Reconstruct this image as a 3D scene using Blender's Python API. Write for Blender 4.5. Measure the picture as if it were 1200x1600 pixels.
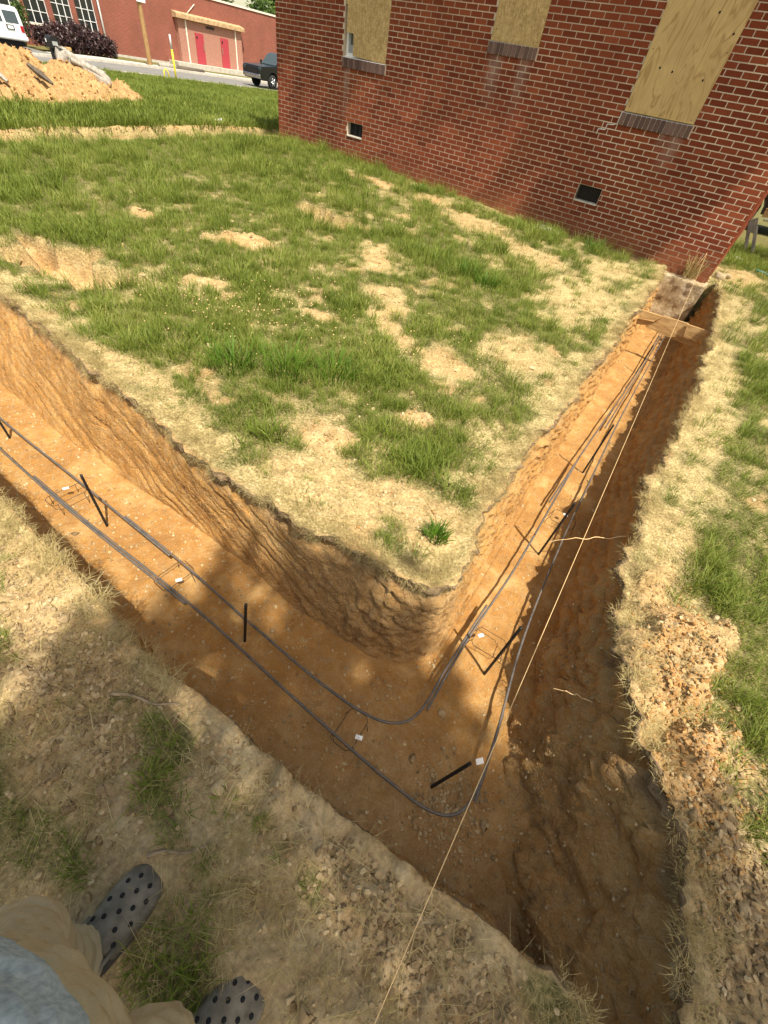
import bpy, bmesh, math, random
import numpy as np
from mathutils import Vector, Matrix, Quaternion

for o in list(bpy.data.objects): bpy.data.objects.remove(o)
scene = bpy.context.scene
COL = scene.collection
random.seed(7); RNG = np.random.default_rng(7)

# ------------------------------------------------------------ camera
cam_d = bpy.data.cameras.new('camera'); cam = bpy.data.objects.new('camera', cam_d); COL.objects.link(cam)
CX = Vector((0.78552394, 0.60266647, 0.14051785)); CU = Vector((-0.51878201, 0.51753143, 0.68046046)); CF = Vector((-0.3373683, 0.60741611, -0.71918585))
cam.matrix_world = Matrix(((CX[0], CU[0], -CF[0], 0), (CX[1], CU[1], -CF[1], 0), (CX[2], CU[2], -CF[2], 0), (0, 0, 0, 1)))
cam_d.sensor_fit = 'HORIZONTAL'; cam_d.sensor_width = 36; cam_d.lens = 650 / 1200 * 36
cam_d.clip_start = 0.02; cam_d.clip_end = 2000
scene.camera = cam
# ------------------------------------------------------------ sky, sun, exposure
SUN = Vector((0.427, -0.209, 0.880)).normalized()          # towards the sun
w = bpy.data.worlds.new('World'); scene.world = w; w.use_nodes = True
wn = w.node_tree.nodes; wl = w.node_tree.links; wn.clear()
sky = wn.new('ShaderNodeTexSky'); sky.sky_type = 'NISHITA'; sky.sun_disc = False
sky.sun_elevation = math.asin(SUN.z); sky.sun_rotation = math.atan2(SUN.x, SUN.y); sky.dust_density = 2.0; sky.air_density = 1.0
bgn = wn.new('ShaderNodeBackground'); bgn.inputs[1].default_value = 0.15
wo = wn.new('ShaderNodeOutputWorld'); wt = wn.new('ShaderNodeMix'); wt.data_type = 'RGBA'; wt.blend_type = 'MULTIPLY'; wt.inputs[0].default_value = 1.0; wt.inputs[7].default_value = (1.0, 0.87, 0.66, 1.0)      # hazy, warm white balance
wl.new(sky.outputs[0], wt.inputs[6]); wl.new(wt.outputs[2], bgn.inputs[0]); wl.new(bgn.outputs[0], wo.inputs[0])
sd = bpy.data.lights.new('sun', 'SUN'); sd.energy = 4.4; sd.angle = math.radians(0.55); sd.color = (1.0, 0.93, 0.80)
so = bpy.data.objects.new('sun', sd); COL.objects.link(so); so.location = (20, -10, 40)
so.rotation_euler = (-SUN).to_track_quat('-Z', 'Y').to_euler()
scene.view_settings.view_transform = 'Standard'; scene.view_settings.look = 'None'
scene.view_settings.exposure = 0.90; scene.view_settings.gamma = 1.0; scene.view_settings.use_curve_mapping = False

# ============================================================ noise
_perm = np.random.default_rng(3).permutation(256); _perm = np.concatenate([_perm, _perm, _perm])
_ga = np.random.default_rng(4).uniform(0, 2 * np.pi, 256); _gx = np.cos(_ga); _gy = np.sin(_ga)
def pn(x, y, seed=0):
    x = np.asarray(x, float) + seed * 17.31; y = np.asarray(y, float) + seed * 9.77
    xi = np.floor(x).astype(int); yi = np.floor(y).astype(int); xf = x - xi; yf = y - yi
    u = xf * xf * xf * (xf * (xf * 6 - 15) + 10); v = yf * yf * yf * (yf * (yf * 6 - 15) + 10)
    xi &= 255; yi &= 255
    def g(a, b, dx, dy):
        h = _perm[_perm[(xi + a) & 255] + ((yi + b) & 255)] & 255
        return _gx[h] * dx + _gy[h] * dy
    n00 = g(0, 0, xf, yf); n10 = g(1, 0, xf - 1, yf); n01 = g(0, 1, xf, yf - 1); n11 = g(1, 1, xf - 1, yf - 1)
    a = n00 + u * (n10 - n00); b = n01 + u * (n11 - n01)
    return (a + v * (b - a)) * 1.5
def fbm(x, y, f=1.0, oc=4, seed=0, gain=0.5):
    r = 0; a = 1.0
    for i in range(oc):
        r = r + a * pn(x * f, y * f, seed + i * 3); f *= 2.03; a *= gain
    return r
def ridge(x, y, f=1.0, seed=0, oc=1):
    r = 0; a = 1.0
    for i in range(oc):
        r = r + a * (1 - np.abs(pn(x * f, y * f, seed + i * 5)) * 2); f *= 2.1; a *= 0.5
    return r
def voronoi(x, y, f, seed=0):
    x = np.asarray(x, float) * f; y = np.asarray(y, float) * f; xi = np.floor(x).astype(int); yi = np.floor(y).astype(int); f1 = np.full(x.shape, 9.0); f2 = np.full(x.shape, 9.0); cell = np.zeros(x.shape)
    for dx in (-1, 0, 1):
        for dy in (-1, 0, 1):
            h = _perm[_perm[(xi + dx + seed * 7) & 255] + ((yi + dy + seed * 13) & 255)]; h2 = _perm[h + 57]; px = xi + dx + h / 256.0; py = yi + dy + h2 / 256.0; d = np.hypot(px - x, py - y)
            n1 = d < f1; f2 = np.where(n1, f1, np.minimum(f2, d)); cell = np.where(n1, _perm[h + 101] / 256.0, cell); f1 = np.where(n1, d, f1)
    return f1, f2, cell
def ss(a, b, x):
    t = np.clip((np.asarray(x, float) - a) / (b - a), 0, 1); return t * t * (3 - 2 * t)

# ============================================================ material helpers
class NT:
    def __init__(s, name):
        m = bpy.data.materials.new(name); m.use_nodes = True; s.m = m; s.t = m.node_tree; s.t.nodes.clear()
        s.out = s.t.nodes.new('ShaderNodeOutputMaterial'); s.bs = s.t.nodes.new('ShaderNodeBsdfPrincipled')
        s.t.links.new(s.bs.outputs[0], s.out.inputs[0])
    def n(s, typ, **kw):
        nd = s.t.nodes.new(typ)
        for k, v in kw.items(): setattr(nd, k, v)
        return nd
    def put(s, sock, v):
        if isinstance(v, bpy.types.NodeSocket): s.t.links.new(v, sock)
        elif v is not None:
            if hasattr(sock.default_value, '__len__') and not isinstance(v, (int, float)):
                v = tuple(v); n = len(sock.default_value)
                sock.default_value = v if len(v) == n else (v + (1.0,))[:n]
            else: sock.default_value = v
    def pos(s): return s.n('ShaderNodeNewGeometry').outputs['Position']
    def obj(s): return s.n('ShaderNodeTexCoord').outputs['Object']
    def mapv(s, vec, scale=(1, 1, 1), rot=(0, 0, 0)):
        nd = s.n('ShaderNodeMapping'); s.put(nd.inputs[0], vec); nd.inputs['Scale'].default_value = scale; nd.inputs['Rotation'].default_value = rot; return nd.outputs[0]
    def noise(s, scale, detail=4, rough=0.55, vec=None, dist=0.0):
        nd = s.n('ShaderNodeTexNoise'); s.put(nd.inputs['Vector'], vec or s.pos())
        nd.inputs['Scale'].default_value = scale; nd.inputs['Detail'].default_value = detail; nd.inputs['Roughness'].default_value = rough; nd.inputs['Distortion'].default_value = dist
        return nd.outputs[0]
    def voro(s, scale, vec=None, feat='F1', out=0):
        nd = s.n('ShaderNodeTexVoronoi', feature=feat); s.put(nd.inputs['Vector'], vec or s.pos()); nd.inputs['Scale'].default_value = scale; return nd.outputs[out]
    def ramp(s, fac, stops):
        nd = s.n('ShaderNodeValToRGB'); s.put(nd.inputs[0], fac); e = nd.color_ramp.elements
        while len(e) < len(stops): e.new(0.5)
        for i, (p, c) in enumerate(stops):
            e[i].position = p; e[i].color = (c, c, c, 1) if isinstance(c, (int, float)) else tuple(c) + (1,)
        return nd.outputs[0]
    def mix(s, fac, a, b, mode='MIX'):
        nd = s.n('ShaderNodeMix', data_type='RGBA', blend_type=mode); s.put(nd.inputs[0], fac); s.put(nd.inputs[6], a); s.put(nd.inputs[7], b); return nd.outputs[2]
    def math(s, op, a, b=None, clamp=False):
        nd = s.n('ShaderNodeMath', operation=op, use_clamp=clamp); s.put(nd.inputs[0], a)
        if b is not None: s.put(nd.inputs[1], b)
        return nd.outputs[0]
    def attr(s, name): return s.n('ShaderNodeAttribute', attribute_name=name)
    def rnd(s): return s.n('ShaderNodeObjectInfo').outputs['Random']
    def bump(s, h, strength=0.5, dist=0.01):
        nd = s.n('ShaderNodeBump'); nd.inputs['Strength'].default_value = strength; nd.inputs['Distance'].default_value = dist; s.put(nd.inputs['Height'], h)
        s.t.links.new(nd.outputs[0], s.bs.inputs['Normal'])
    def col(s, c): s.put(s.bs.inputs['Base Color'], c)
    def rough(s, v): s.put(s.bs.inputs['Roughness'], v)
    def metal(s, v): s.put(s.bs.inputs['Metallic'], v)
    def spec(s, v): s.put(s.bs.inputs['Specular IOR Level'], v)

MAT = {}
def simple(name, c, rough=0.6, metal=0.0, var=0.12, scale=12, spec=0.4, bump=0.0):
    t = NT(name); n = t.noise(scale, 5, 0.6, t.obj())
    t.col(t.mix(1.0, c, t.ramp(n, [(0.25, 1 - var), (0.75, 1 + var)]), 'MULTIPLY')); t.rough(rough); t.metal(metal); t.spec(spec)
    if bump: t.bump(n, bump, 0.01)
    MAT[name] = t.m; return t.m

def soil_mats():
    # ---- lawn soil: under grass / dry thatch / bare clay, by geometry attributes
    t = NT('lawn_soil'); A = t.attr('cover').outputs['Color']
    sep = t.n('ShaderNodeSeparateColor'); t.put(sep.inputs[0], A)
    bare, dry, grey = sep.outputs[0], sep.outputs[1], sep.outputs[2]
    n1 = t.noise(9, 6, 0.62); n2 = t.noise(70, 4, 0.6); n3 = t.noise(2.2, 3)
    under = t.ramp(n2, [(0.3, (0.065, 0.066, 0.020)), (0.5, (0.13, 0.120, 0.042)), (0.72, (0.27, 0.225, 0.095))])
    clay = t.ramp(n1, [(0.28, (0.33, 0.210, 0.092)), (0.5, (0.45, 0.310, 0.145)), (0.72, (0.57, 0.43, 0.235))])
    clay = t.mix(t.ramp(n3, [(0.45, 0.0), (0.62, 0.5)]), clay, (0.44, 0.245, 0.10))
    thatch = t.ramp(n2, [(0.3, (0.25, 0.185, 0.075)), (0.55, (0.46, 0.365, 0.175)), (0.78, (0.62, 0.52, 0.29))])
    c = t.mix(dry, under, thatch); c = t.mix(bare, c, clay)
    AL = t.t.nodes.new('ShaderNodeAttribute'); AL.attribute_name = 'cover'; c = t.mix(AL.outputs['Alpha'], c, t.ramp(t.noise(14, 6, 0.7), [(0.30, (0.20, 0.115, 0.050)), (0.5, (0.37, 0.225, 0.095)), (0.72, (0.50, 0.345, 0.17))]))
    gr = t.ramp(n1, [(0.3, (0.31, 0.235, 0.130)), (0.5, (0.42, 0.325, 0.185)), (0.7, (0.54, 0.435, 0.265))])
    c = t.mix(grey, c, gr)
    c = t.mix(1.0, c, t.ramp(n2, [(0.3, 0.74), (0.7, 1.2)]), 'MULTIPLY')
    t.col(c); t.rough(0.95); t.spec(0.15)
    h = t.math('ADD', t.noise(55, 6, 0.7), t.math('MULTIPLY', t.voro(45), 0.5)); t.bump(h, 0.9, 0.012); MAT['lawn_soil'] = t.m
    # ---- trench clay (walls and floor)
    t = NT('trench_clay'); A = t.attr('cover').outputs['Color']; sep = t.n('ShaderNodeSeparateColor'); t.put(sep.inputs[0], A)
    top, dark, flo = sep.outputs[0], sep.outputs[1], sep.outputs[2]
    n1 = t.noise(5, 6, 0.65, dist=0.4); n2 = t.noise(28, 6, 0.68); n3 = t.noise(150, 3, 0.6)
    clay = t.ramp(n1, [(0.25, (0.290, 0.136, 0.036)), (0.5, (0.425, 0.220, 0.062)), (0.75, (0.52, 0.310, 0.104))])
    loose = t.ramp(n1, [(0.3, (0.33, 0.215, 0.100)), (0.7, (0.50, 0.355, 0.185))])
    c = t.mix(t.ramp(n2, [(0.42, 0.0), (0.7, 0.75)]), clay, loose)
    big = t.noise(1.7, 4, 0.6, dist=0.5); c = t.mix(t.math('MULTIPLY', flo, t.ramp(big, [(0.42, 0.0), (0.66, 0.55)])), c, (0.345, 0.170, 0.050)); c = t.mix(t.math('MULTIPLY', flo, t.ramp(n1, [(0.52, 0.0), (0.72, 0.6)])), c, (0.55, 0.36, 0.155))
    c = t.mix(dark, c, t.ramp(n2, [(0.3, (0.300, 0.190, 0.085)), (0.7, (0.48, 0.330, 0.165))]))
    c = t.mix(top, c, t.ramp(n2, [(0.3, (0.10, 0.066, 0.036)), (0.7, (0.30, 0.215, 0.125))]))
    c = t.mix(1.0, c, t.ramp(n3, [(0.3, 0.82), (0.7, 1.14)]), 'MULTIPLY')
    t.col(c); t.rough(0.93); t.spec(0.2)
    h = t.math('ADD', t.noise(24, 8, 0.7), t.math('MULTIPLY', t.noise(120, 4, 0.7), 0.35)); vv = t.n('ShaderNodeTexVoronoi', feature='DISTANCE_TO_EDGE'); vmix = t.mix(0.06, t.pos(), t.n('ShaderNodeTexNoise').outputs[1]); t.put(vv.inputs['Vector'], vmix); vv.inputs['Scale'].default_value = 26.0; h = t.math('ADD', h, t.math('MULTIPLY', t.ramp(vv.outputs[0], [(0.0, 0.0), (0.12, 1.0)]), t.math('MULTIPLY', t.math('SUBTRACT', 1.0, flo), 0.14))); t.bump(h, 1.0, 0.018); MAT['trench_clay'] = t.m
    # ---- clods and stones
    for nm, lo, mid, hi in (('clod', (0.29, 0.195, 0.095), (0.42, 0.305, 0.158), (0.55, 0.435, 0.255)), ('stone', (0.20, 0.135, 0.070), (0.32, 0.225, 0.118), (0.46, 0.345, 0.195)), ('floor_clod', (0.29, 0.150, 0.048), (0.40, 0.222, 0.078), (0.49, 0.305, 0.13))):
        t = NT(nm); r = t.rnd(); n = t.noise(60, 5, 0.65)
        c = t.ramp(r, [(0.0, lo), (0.5, mid), (1.0, hi)]); c = t.mix(1.0, c, t.ramp(n, [(0.3, 0.7), (0.7, 1.18)]), 'MULTIPLY')
        t.col(c); t.rough(0.9); t.spec(0.2); t.bump(n, 0.6, 0.006); MAT[nm] = t.m
    # ---- grass blades
    for nm, stops in (('grass_green', [(0.0, (0.082, 0.122, 0.013)), (0.40, (0.150, 0.200, 0.025)), (0.75, (0.245, 0.280, 0.052)), (1.0, (0.42, 0.38, 0.13))]),
                      ('grass_deep', [(0.0, (0.046, 0.110, 0.007)), (0.6, (0.092, 0.180, 0.013)), (1.0, (0.17, 0.250, 0.030))]),
                      ('grass_dry', [(0.0, (0.24, 0.175, 0.065)), (0.5, (0.46, 0.370, 0.160)), (1.0, (0.70, 0.60, 0.33))])):
        t = NT(nm); A = t.attr('tint').outputs['Fac']; r = t.rnd()
        loc = t.n('ShaderNodeObjectInfo').outputs['Location']; big = t.noise(1.3, 3, 0.5, loc)
        f = t.math('ADD', t.math('MULTIPLY', A, 0.45), t.math('MULTIPLY', r, 0.25)); f = t.math('ADD', f, t.math('MULTIPLY', t.math('SUBTRACT', big, 0.32), 0.85), True)
        c = t.ramp(f, stops); t.col(c); t.rough(0.55); t.spec(0.25)
        tr = t.n('ShaderNodeBsdfTranslucent'); t.put(tr.inputs[0], c); mx = t.n('ShaderNodeMixShader'); mx.inputs[0].default_value = 0.35
        t.t.links.new(t.bs.outputs[0], mx.inputs[1]); t.t.links.new(tr.outputs[0], mx.inputs[2]); t.t.links.new(mx.outputs[0], t.out.inputs[0]); MAT[nm] = t.m
    t = NT('leaf'); A = t.attr('tint').outputs['Fac']; c = t.ramp(A, [(0.0, (0.030, 0.070, 0.012)), (1.0, (0.110, 0.170, 0.035))]); t.col(c); t.rough(0.5)
    tr = t.n('ShaderNodeBsdfTranslucent'); t.put(tr.inputs[0], c); mx = t.n('ShaderNodeMixShader'); mx.inputs[0].default_value = 0.3
    t.t.links.new(t.bs.outputs[0], mx.inputs[1]); t.t.links.new(tr.outputs[0], mx.inputs[2]); t.t.links.new(mx.outputs[0], t.out.inputs[0]); MAT['leaf'] = t.m
    t = NT('leaf_purple'); A = t.attr('tint').outputs['Fac']; t.col(t.ramp(A, [(0.0, (0.012, 0.007, 0.008)), (1.0, (0.06, 0.026, 0.026))])); t.rough(0.5); MAT['leaf_purple'] = t.m
soil_mats()
def stains(t, c, amt, colr=(0.46, 0.40, 0.36)):
    g = t.n('ShaderNodeSeparateXYZ'); t.put(g.inputs[0], t.pos()); n = t.noise(7, 4, 0.6); tot = None
    for cx, wd, z0, z1 in ((-7.42, 0.10, -0.02, -0.75), (-4.42, 0.16, 0.45, -0.25), (-3.93, 0.13, 0.45, -0.30), (-1.45, 0.14, -0.04, -0.45), (-1.62, 0.07, -0.04, -0.25)):
        fx = t.math('SUBTRACT', 1.0, t.math('DIVIDE', t.math('ABSOLUTE', t.math('SUBTRACT', g.outputs[0], cx)), wd), True); fz = t.math('DIVIDE', t.math('SUBTRACT', g.outputs[2], z1), z0 - z1, True); lim = t.math('LESS_THAN', g.outputs[2], z0 + 0.02)
        f = t.math('MULTIPLY', t.math('MULTIPLY', fx, fz), lim); tot = f if tot is None else t.math('MAXIMUM', tot, f)
    f = t.math('MULTIPLY', tot, t.math('MULTIPLY', t.ramp(n, [(0.35, 0.3), (0.65, 1.0)]), amt), True); return t.mix(f, c, colr)
def wall_mats():
    # brick: colour differs brick by brick (object or island random), weathering by world position
    t = NT('brick'); g = t.n('ShaderNodeNewGeometry'); r = t.math('FRACT', t.math('ADD', t.rnd(), g.outputs['Random Per Island']))
    n = t.noise(130, 4, 0.65); big = t.noise(0.9, 3, 0.55)
    c = t.ramp(r, [(0.0, (0.142, 0.035, 0.018)), (0.35, (0.178, 0.044, 0.022)), (0.8, (0.206, 0.053, 0.026)), (1.0, (0.25, 0.068, 0.032))])
    c = t.mix(1.0, c, t.ramp(n, [(0.3, 0.72), (0.7, 1.2)]), 'MULTIPLY'); c = t.mix(t.ramp(big, [(0.48, 0.0), (0.68, 0.35)]), c, (0.26, 0.078, 0.032))
    zz = t.n('ShaderNodeSeparateXYZ'); t.put(zz.inputs[0], g.outputs['Position'])
    mud = t.ramp(t.math('ADD', t.math('MULTIPLY', zz.outputs[2], 1.0), t.math('ADD', t.math('MULTIPLY', t.noise(3, 4), 0.35), 1.22)), [(0.0, 0.85), (0.30, 0.0)])
    c = t.mix(t.math('MULTIPLY', mud, 0.75), c, (0.25, 0.105, 0.052))
    c = stains(t, c, 0.55); t.col(c); t.rough(0.95); t.spec(0.04); t.bump(n, 0.5, 0.003); MAT['brick'] = t.m
    t = NT('mortar'); n = t.noise(90, 5, 0.6); big = t.noise(1.6, 3)
    t.col(t.mix(1.0, t.ramp(n, [(0.3, (0.48, 0.385, 0.285)), (0.7, (0.68, 0.57, 0.44))]), t.ramp(big, [(0.3, 0.72), (0.65, 1.1)]), 'MULTIPLY')); t.rough(0.95); t.bump(n, 0.6, 0.003); zz = t.n('ShaderNodeSeparateXYZ'); t.put(zz.inputs[0], t.pos()); mud = t.ramp(t.math('ADD', zz.outputs[2], t.math('ADD', t.math('MULTIPLY', t.noise(3, 4), 0.45), 1.18)), [(0.0, 0.9), (0.34, 0.0)]); cc = t.bs.inputs['Base Color'].links[0].from_socket; t.col(t.mix(mud, cc, (0.33, 0.165, 0.085))); MAT['mortar'] = t.m
    t = NT('sill_brick'); r = t.rnd(); n = t.noise(80, 4)
    t.col(t.mix(1.0, t.ramp(r, [(0.0, (0.085, 0.048, 0.042)), (1.0, (0.17, 0.10, 0.085))]), t.ramp(n, [(0.3, 0.75), (0.7, 1.25)]), 'MULTIPLY')); t.rough(0.9); t.bump(n, 0.5, 0.003); MAT['sill_brick'] = t.m
    # strand board: short flakes
    t = NT('strand_board'); v = t.mapv(t.obj(), (38, 20, 10)); n1 = t.noise(1.0, 3, 0.65, v, 1.6); v2 = t.mapv(t.obj(), (16, 20, 36), (0, 0.7, 0)); n2 = t.noise(1.0, 2, 0.6, v2, 1.0)
    c = t.ramp(n1, [(0.34, (0.20, 0.115, 0.036)), (0.5, (0.42, 0.28, 0.11)), (0.66, (0.64, 0.47, 0.23))]); c = t.mix(0.4, c, t.ramp(n2, [(0.32, (0.29, 0.18, 0.06)), (0.7, (0.58, 0.43, 0.20))]))
    t.col(c); t.rough(0.75); t.bump(n1, 0.35, 0.004); MAT['strand_board'] = t.m
    # plywood: cathedral grain
    t = NT('plywood'); o = t.obj(); warp = t.noise(1.0, 3, 0.5, t.mapv(o, (4.0, 1, 0.9)), 0.6)
    sx = t.n('ShaderNodeSeparateXYZ'); t.put(sx.inputs[0], o)
    ph = t.math('ADD', t.math('MULTIPLY', sx.outputs[0], 26.0), t.math('MULTIPLY', warp, 62.0)); wv = t.math('SINE', ph)
    fine = t.noise(1.0, 4, 0.6, t.mapv(o, (220, 20, 5)))
    c = t.ramp(t.math('ADD', t.math('MULTIPLY', wv, 0.5), 0.5), [(0.0, (0.36, 0.225, 0.078)), (0.10, (0.47, 0.315, 0.120)), (0.5, (0.55, 0.385, 0.165)), (1.0, (0.50, 0.345, 0.14))])
    c = t.mix(t.ramp(t.noise(3.0, 2, 0.5, o), [(0.45, 0.0), (0.55, 0.35)]), c, (0.40, 0.265, 0.10))
    c = t.mix(1.0, c, t.ramp(fine, [(0.3, 0.88), (0.7, 1.08)]), 'MULTIPLY')
    t.col(c); t.rough(0.6); MAT['plywood'] = t.m
    # lumber planks with stripes
    t = NT('plank_wood'); o = t.obj(); n = t.noise(1.0, 4, 0.6, t.mapv(o, (5, 70, 30)), 0.6)
    t.col(t.ramp(n, [(0.3, (0.30, 0.175, 0.062)), (0.5, (0.48, 0.30, 0.120)), (0.7, (0.58, 0.40, 0.18))])); t.rough(0.75); MAT['plank_wood'] = t.m
    t = NT('asphalt'); n = t.noise(3, 6, 0.7); t.col(t.ramp(n, [(0.3, (0.13, 0.125, 0.115)), (0.7, (0.20, 0.19, 0.175))])); t.rough(0.9); MAT['asphalt'] = t.m
    t = NT('concrete'); n = t.noise(4, 6, 0.7); t.col(t.ramp(n, [(0.3, (0.36, 0.33, 0.28)), (0.7, (0.56, 0.52, 0.44))])); t.rough(0.9); t.bump(n, 0.4, 0.01); MAT['concrete'] = t.m
    t = NT('footing_concrete'); n = t.noise(7, 7, 0.75); n2 = t.noise(30, 5, 0.7)
    c = t.ramp(n, [(0.32, (0.22, 0.145, 0.07)), (0.5, (0.40, 0.30, 0.17)), (0.7, (0.60, 0.52, 0.38))]); t.col(t.mix(1.0, c, t.ramp(n2, [(0.3, 0.65), (0.7, 1.2)]), 'MULTIPLY')); t.rough(0.95); t.bump(n2, 0.9, 0.015); MAT['footing_concrete'] = t.m
    t = NT('far_brick'); bt = t.n('ShaderNodeTexBrick'); o = t.obj()
    sx = t.n('ShaderNodeSeparateXYZ'); t.put(sx.inputs[0], o); cb = t.n('ShaderNodeCombineXYZ'); t.put(cb.inputs[0], sx.outputs[1]); t.put(cb.inputs[1], sx.outputs[2]); t.put(bt.inputs['Vector'], cb.outputs[0])
    bt.inputs['Scale'].default_value = 1.0; bt.inputs['Brick Width'].default_value = 0.21; bt.inputs['Row Height'].default_value = 0.07; bt.inputs['Mortar Size'].default_value = 0.006
    t.put(bt.inputs['Color1'], (0.235, 0.062, 0.038)); t.put(bt.inputs['Color2'], (0.19, 0.048, 0.030)); t.put(bt.inputs['Mortar'], (0.30, 0.16, 0.11))
    t.col(t.mix(1.0, bt.outputs[0], t.ramp(t.noise(0.8, 6, 0.65), [(0.3, 0.85), (0.7, 1.12)]), 'MULTIPLY')); t.rough(0.9); MAT['far_brick'] = t.m
    t = NT('portal_brick'); n = t.noise(14, 4, 0.7); t.col(t.ramp(n, [(0.3, (0.25, 0.095, 0.064)), (0.7, (0.44, 0.24, 0.175))])); t.rough(0.9); MAT['portal_brick'] = t.m
    # rebar
    t = NT('rebar_steel'); n = t.noise(25, 5, 0.65); r = t.rnd()
    c = t.ramp(n, [(0.35, (0.100, 0.095, 0.092)), (0.55, (0.16, 0.145, 0.13)), (0.70, (0.22, 0.125, 0.065))]); t.col(c); t.metal(0.35); t.rough(0.6); MAT['rebar_steel'] = t.m
    # bark / weathered wood
    for nm, a, b in (('weathered_wood', (0.16, 0.14, 0.115), (0.45, 0.41, 0.35)), ('bark', (0.055, 0.042, 0.030), (0.16, 0.125, 0.09)), ('stick_bark', (0.16, 0.11, 0.065), (0.42, 0.31, 0.19)), ('pole_wood', (0.22, 0.12, 0.045), (0.44, 0.27, 0.11))):
        t = NT(nm); n = t.noise(1.0, 5, 0.65, t.mapv(t.obj(), (22, 22, 4)), 0.4); t.col(t.ramp(n, [(0.3, a), (0.7, b)])); t.rough(0.9); t.bump(n, 0.7, 0.02); MAT[nm] = t.m
wall_mats()
simple('white_paint', (0.74, 0.75, 0.74), 0.5); simple('white_card', (0.85, 0.86, 0.84), 0.6, var=0.04); simple('black_void', (0.006, 0.006, 0.007), 0.8)
simple('black_steel', (0.014, 0.013, 0.013), 0.55, 0.0, spec=0.35); simple('wire', (0.06, 0.045, 0.035), 0.6, 0.5); simple('string_cord', (0.78, 0.54, 0.26), 0.8)
simple('black_paint', (0.005, 0.006, 0.007), 0.22, 0.0, 0.05, spec=0.6); simple('glass_dark', (0.045, 0.060, 0.062), 0.08, 0, 0.1, spec=0.7); simple('chrome', (0.62, 0.62, 0.62), 0.2, 1.0)
simple('rubber', (0.016, 0.016, 0.016), 0.85); simple('van_white', (0.78, 0.80, 0.81), 0.25, 0, 0.03); simple('red_lens', (0.32, 0.012, 0.018), 0.2); simple('red_door', (0.36, 0.040, 0.055), 0.5); simple('yellow_paint', (0.80, 0.66, 0.02), 0.4)
simple('coping', (0.72, 0.66, 0.54), 0.7, var=0.25, scale=6); simple('fascia_wood', (0.42, 0.28, 0.15), 0.8, var=0.5, scale=5); simple('roofing', (0.07, 0.065, 0.06), 0.9); simple('screen_grey', (0.35, 0.36, 0.36), 0.5)
simple('blue_plastic', (0.06, 0.42, 0.55), 0.35); simple('clog_foam', (0.150, 0.130, 0.098), 0.6, 0, 0.55, 26, 0.2, 0.12); simple('clog_sole', (0.050, 0.045, 0.038), 0.7, 0, 0.3, 40); simple('skin', (0.52, 0.30, 0.20), 0.5, var=0.06); simple('hair', (0.05, 0.032, 0.02), 0.7)
simple('phone_black', (0.012, 0.012, 0.014), 0.2)
simple('far_window_glass', (0.018, 0.022, 0.022), 0.1, spec=0.6)
def cloth_mats():
    t = NT('trouser_cloth'); n = t.noise(9, 5, 0.6, t.obj()); wv = t.noise(700, 2, 0.5, t.obj()); t.col(t.mix(1.0, t.ramp(n, [(0.3, (0.34, 0.255, 0.145)), (0.7, (0.48, 0.375, 0.23))]), t.ramp(wv, [(0.35, 0.93), (0.65, 1.05)]), 'MULTIPLY')); t.rough(0.95); t.spec(0.1); t.bump(wv, 0.08, 0.001); MAT['trouser_cloth'] = t.m
    t = NT('shirt_cloth'); a = t.noise(160, 3, 0.6, t.mapv(t.obj(), (1.0, 1, 0.35))); b = t.noise(12, 3, 0.5, t.obj()); t.col(t.mix(1.0, t.ramp(a, [(0.3, (0.25, 0.30, 0.35)), (0.7, (0.46, 0.52, 0.57))]), t.ramp(b, [(0.3, 0.85), (0.7, 1.1)]), 'MULTIPLY')); t.rough(0.95); t.spec(0.1); t.bump(a, 0.4, 0.002); MAT['shirt_cloth'] = t.m
cloth_mats()

# ============================================================ mesh / object helpers
def np_mesh(name, V, F, smooth=True, attrs=None):
    V = np.ascontiguousarray(V, np.float32); F = np.ascontiguousarray(F, np.int32); me = bpy.data.meshes.new(name); k = F.shape[1]
    me.vertices.add(len(V)); me.vertices.foreach_set('co', V.ravel()); me.loops.add(F.size); me.loops.foreach_set('vertex_index', F.ravel())
    me.polygons.add(len(F)); me.polygons.foreach_set('loop_start', np.arange(0, F.size, k, dtype=np.int32)); 
    me.polygons.foreach_set('use_smooth', np.full(len(F), smooth))
    for an, arr in (attrs or {}).items():
        arr = np.asarray(arr, np.float32)
        if arr.ndim == 2:
            a = me.attributes.new(an, 'FLOAT_COLOR', 'POINT'); c = np.zeros((len(V), 4), np.float32); c[:, :arr.shape[1]] = arr; a.data.foreach_set('color', c.ravel())
        else:
            a = me.attributes.new(an, 'FLOAT', 'POINT'); a.data.foreach_set('value', arr.ravel())
    me.update(calc_edges=True); return me
def grid_faces(nu, nv):
    i = np.arange(nu - 1)[:, None] * nv + np.arange(nv - 1)[None, :]; i = i.ravel(); return np.stack([i, i + nv, i + nv + 1, i + 1], 1)
WL = {}
def tag(o, label=None, cat=None, group=None, kind=None):
    if label: o['label'] = label
    if cat: o['category'] = cat
    if group: o['group'] = group
    if kind: o['kind'] = kind
    return o
def empty(name, loc=(0, 0, 0), rz=0.0):
    o = bpy.data.objects.new(name, None); COL.objects.link(o); o.location = loc; o.rotation_euler = (0, 0, rz); WL[o.name] = Vector(loc); o.empty_display_size = 0.1; return o
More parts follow.
